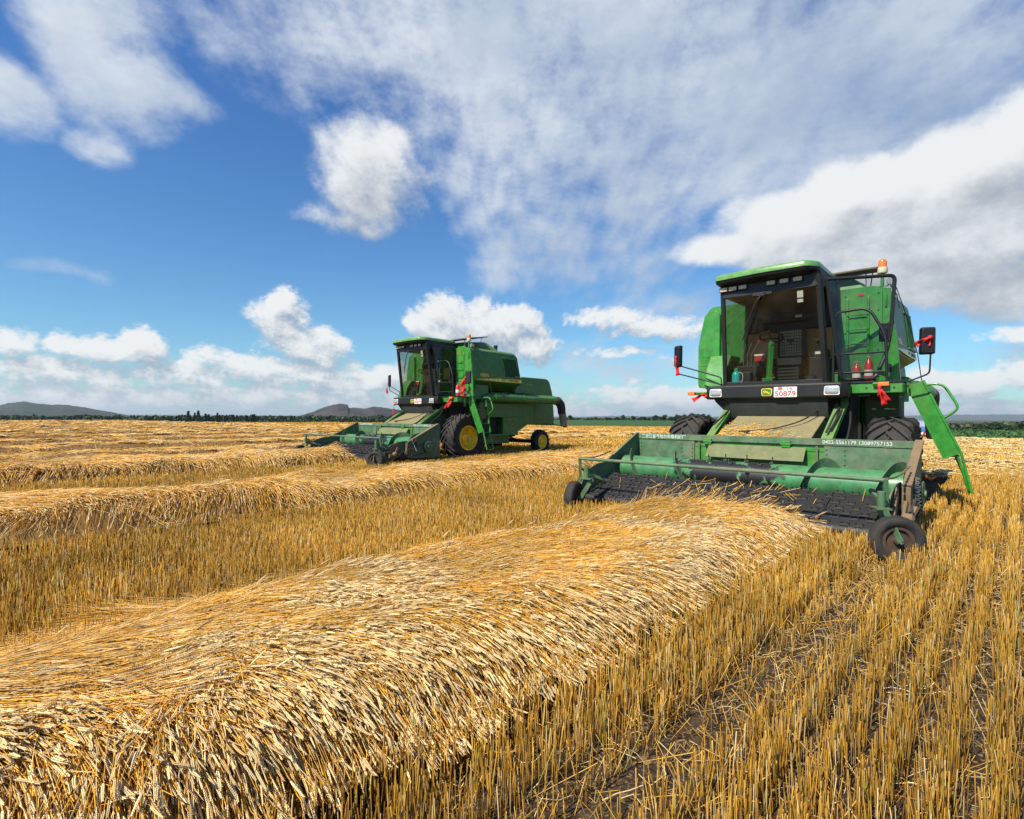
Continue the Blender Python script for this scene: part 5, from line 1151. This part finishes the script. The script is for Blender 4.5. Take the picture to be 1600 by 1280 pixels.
def hill_mat(name, a, b_):
    m = mat(name, a, .95, 0, .05); t = m.node_tree; N = NT(t); ge = N.n('ShaderNodeNewGeometry').outputs['Position']; n = N.noise(ge, .012, 8, .72)
    t.links.new(N.mix(N.ramp(n, .35, .65), a, b_), t.nodes['Principled BSDF'].inputs['Base Color']); return m
hill('hills', [(-260, 652), (-140, 640), (-40, 634), (0, 634), (15, 630), (36, 627.5), (60, 631), (80, 632.5), (105, 633), (130, 636), (160, 642), (190, 647), (215, 653)], 3000, hill_mat('wooded_hill', (.010, .019, .014), (.040, .052, .030)), 900, 2)
hill('hills', [(395, 656), (440, 653), (468, 650), (490, 643), (505, 637), (520, 632.5), (530, 631), (543, 632), (545.5, 637.5), (556, 637), (570, 638.5), (585, 635.5), (600, 637), (620, 640), (650, 645), (690, 650), (720, 655)], 2300, hill_mat('bare_hill', (.018, .019, .018), (.062, .054, .045)), 500, 9)
hill('hills', [(820, 655), (950, 650), (1100, 651), (1300, 650), (1420, 649.5), (1500, 648), (1600, 647.5), (1750, 648), (1900, 652)], 9000, hill_mat('far_ridge', (.03, .045, .035), (.05, .06, .045)), 1500, 17)

# small blue lorry parked beyond the headland, half hidden by the tyre and the ladder
M['blue'] = paint('blue_enamel', (.03, .17, .42), amount=.2, up=.1, rough=.25, coat=.5)
def lorry(x, y, rz):
    e = empty('blue_lorry', (x, y, 0), rz); e.scale = (.9, .9, .9); tag(e, 'small blue and white lorry glimpsed between the tyre and the lowered ladder', 'lorry')
    m = MB(); m.prism_x([(-1.9, .45), (-1.9, .95), (-1.75, 1.05), (-1.55, 1.62), (-.35, 1.66), (-.30, .45)], -.82, .82); cab_ = m.build('lorry_cab', M['blue'], e, .04)
    m = MB(); m.slab([(-.72, -1.74, 1.10), (.72, -1.74, 1.10), (.66, -1.575, 1.56), (-.66, -1.575, 1.56)], .02); m.build('windscreen', M['lamp'], cab_)
    m = MB(); m.box(-.84, .84, -1.95, -1.86, .42, .60); m.build('bumper', M['white'], cab_, .02)
    for s in (-.58, .58): m = MB(); m.box(s - .16, s + .16, -1.925, -1.89, .66, .82); m.build('headlight', M['lamp'], cab_, .02)
    m = MB(); m.box(-.86, .86, -.22, 2.1, .72, .80); m.box(-.86, -.82, -.22, 2.1, .80, 1.15); m.box(.82, .86, -.22, 2.1, .80, 1.15); m.box(-.82, .82, -.22, -.18, .80, 1.15); m.box(-.82, .82, 2.06, 2.1, .80, 1.15); m.build('load_bed', M['white'], e, .01)
    for s in (-.74, .74):
        for yy in (-1.2, 1.3):
            m = MB(); m.lathe_x([(-.09, .2), (-.1, .28), (-.06, .32), (.06, .32), (.1, .28), (.09, .2)], (0, 0, 0), 24); w = m.build('wheel', M['rubber'], e); w.location = (s, yy, .32); m = MB(); m.lathe_x([(-.07, .2), (.07, .2)], (0, 0, 0), 20); m.build('rim', M['steel'], w)
lorry(at_px(1440, 44.0), 44.0, R(-30))

# air: one even box of thin haze round the camera and the land
hm = bpy.data.materials.new('haze_air'); hm.use_nodes = True; ht = hm.node_tree; ht.nodes.clear(); pv = ht.nodes.new('ShaderNodeVolumePrincipled'); ho = ht.nodes.new('ShaderNodeOutputMaterial')
pv.inputs['Density'].default_value = HAZE; pv.inputs['Color'].default_value = (.80, .87, .95, 1); pv.inputs['Anisotropy'].default_value = .2; ht.links.new(pv.outputs[0], ho.inputs['Volume'])
m = MB(); m.box(-15500, 15500, -15500, 15500, -60, 180); hz_o = m.build('haze', hm, None, smooth=0); tag(hz_o, 'thin pale air that fades the hills to blue', 'haze', kind='stuff')
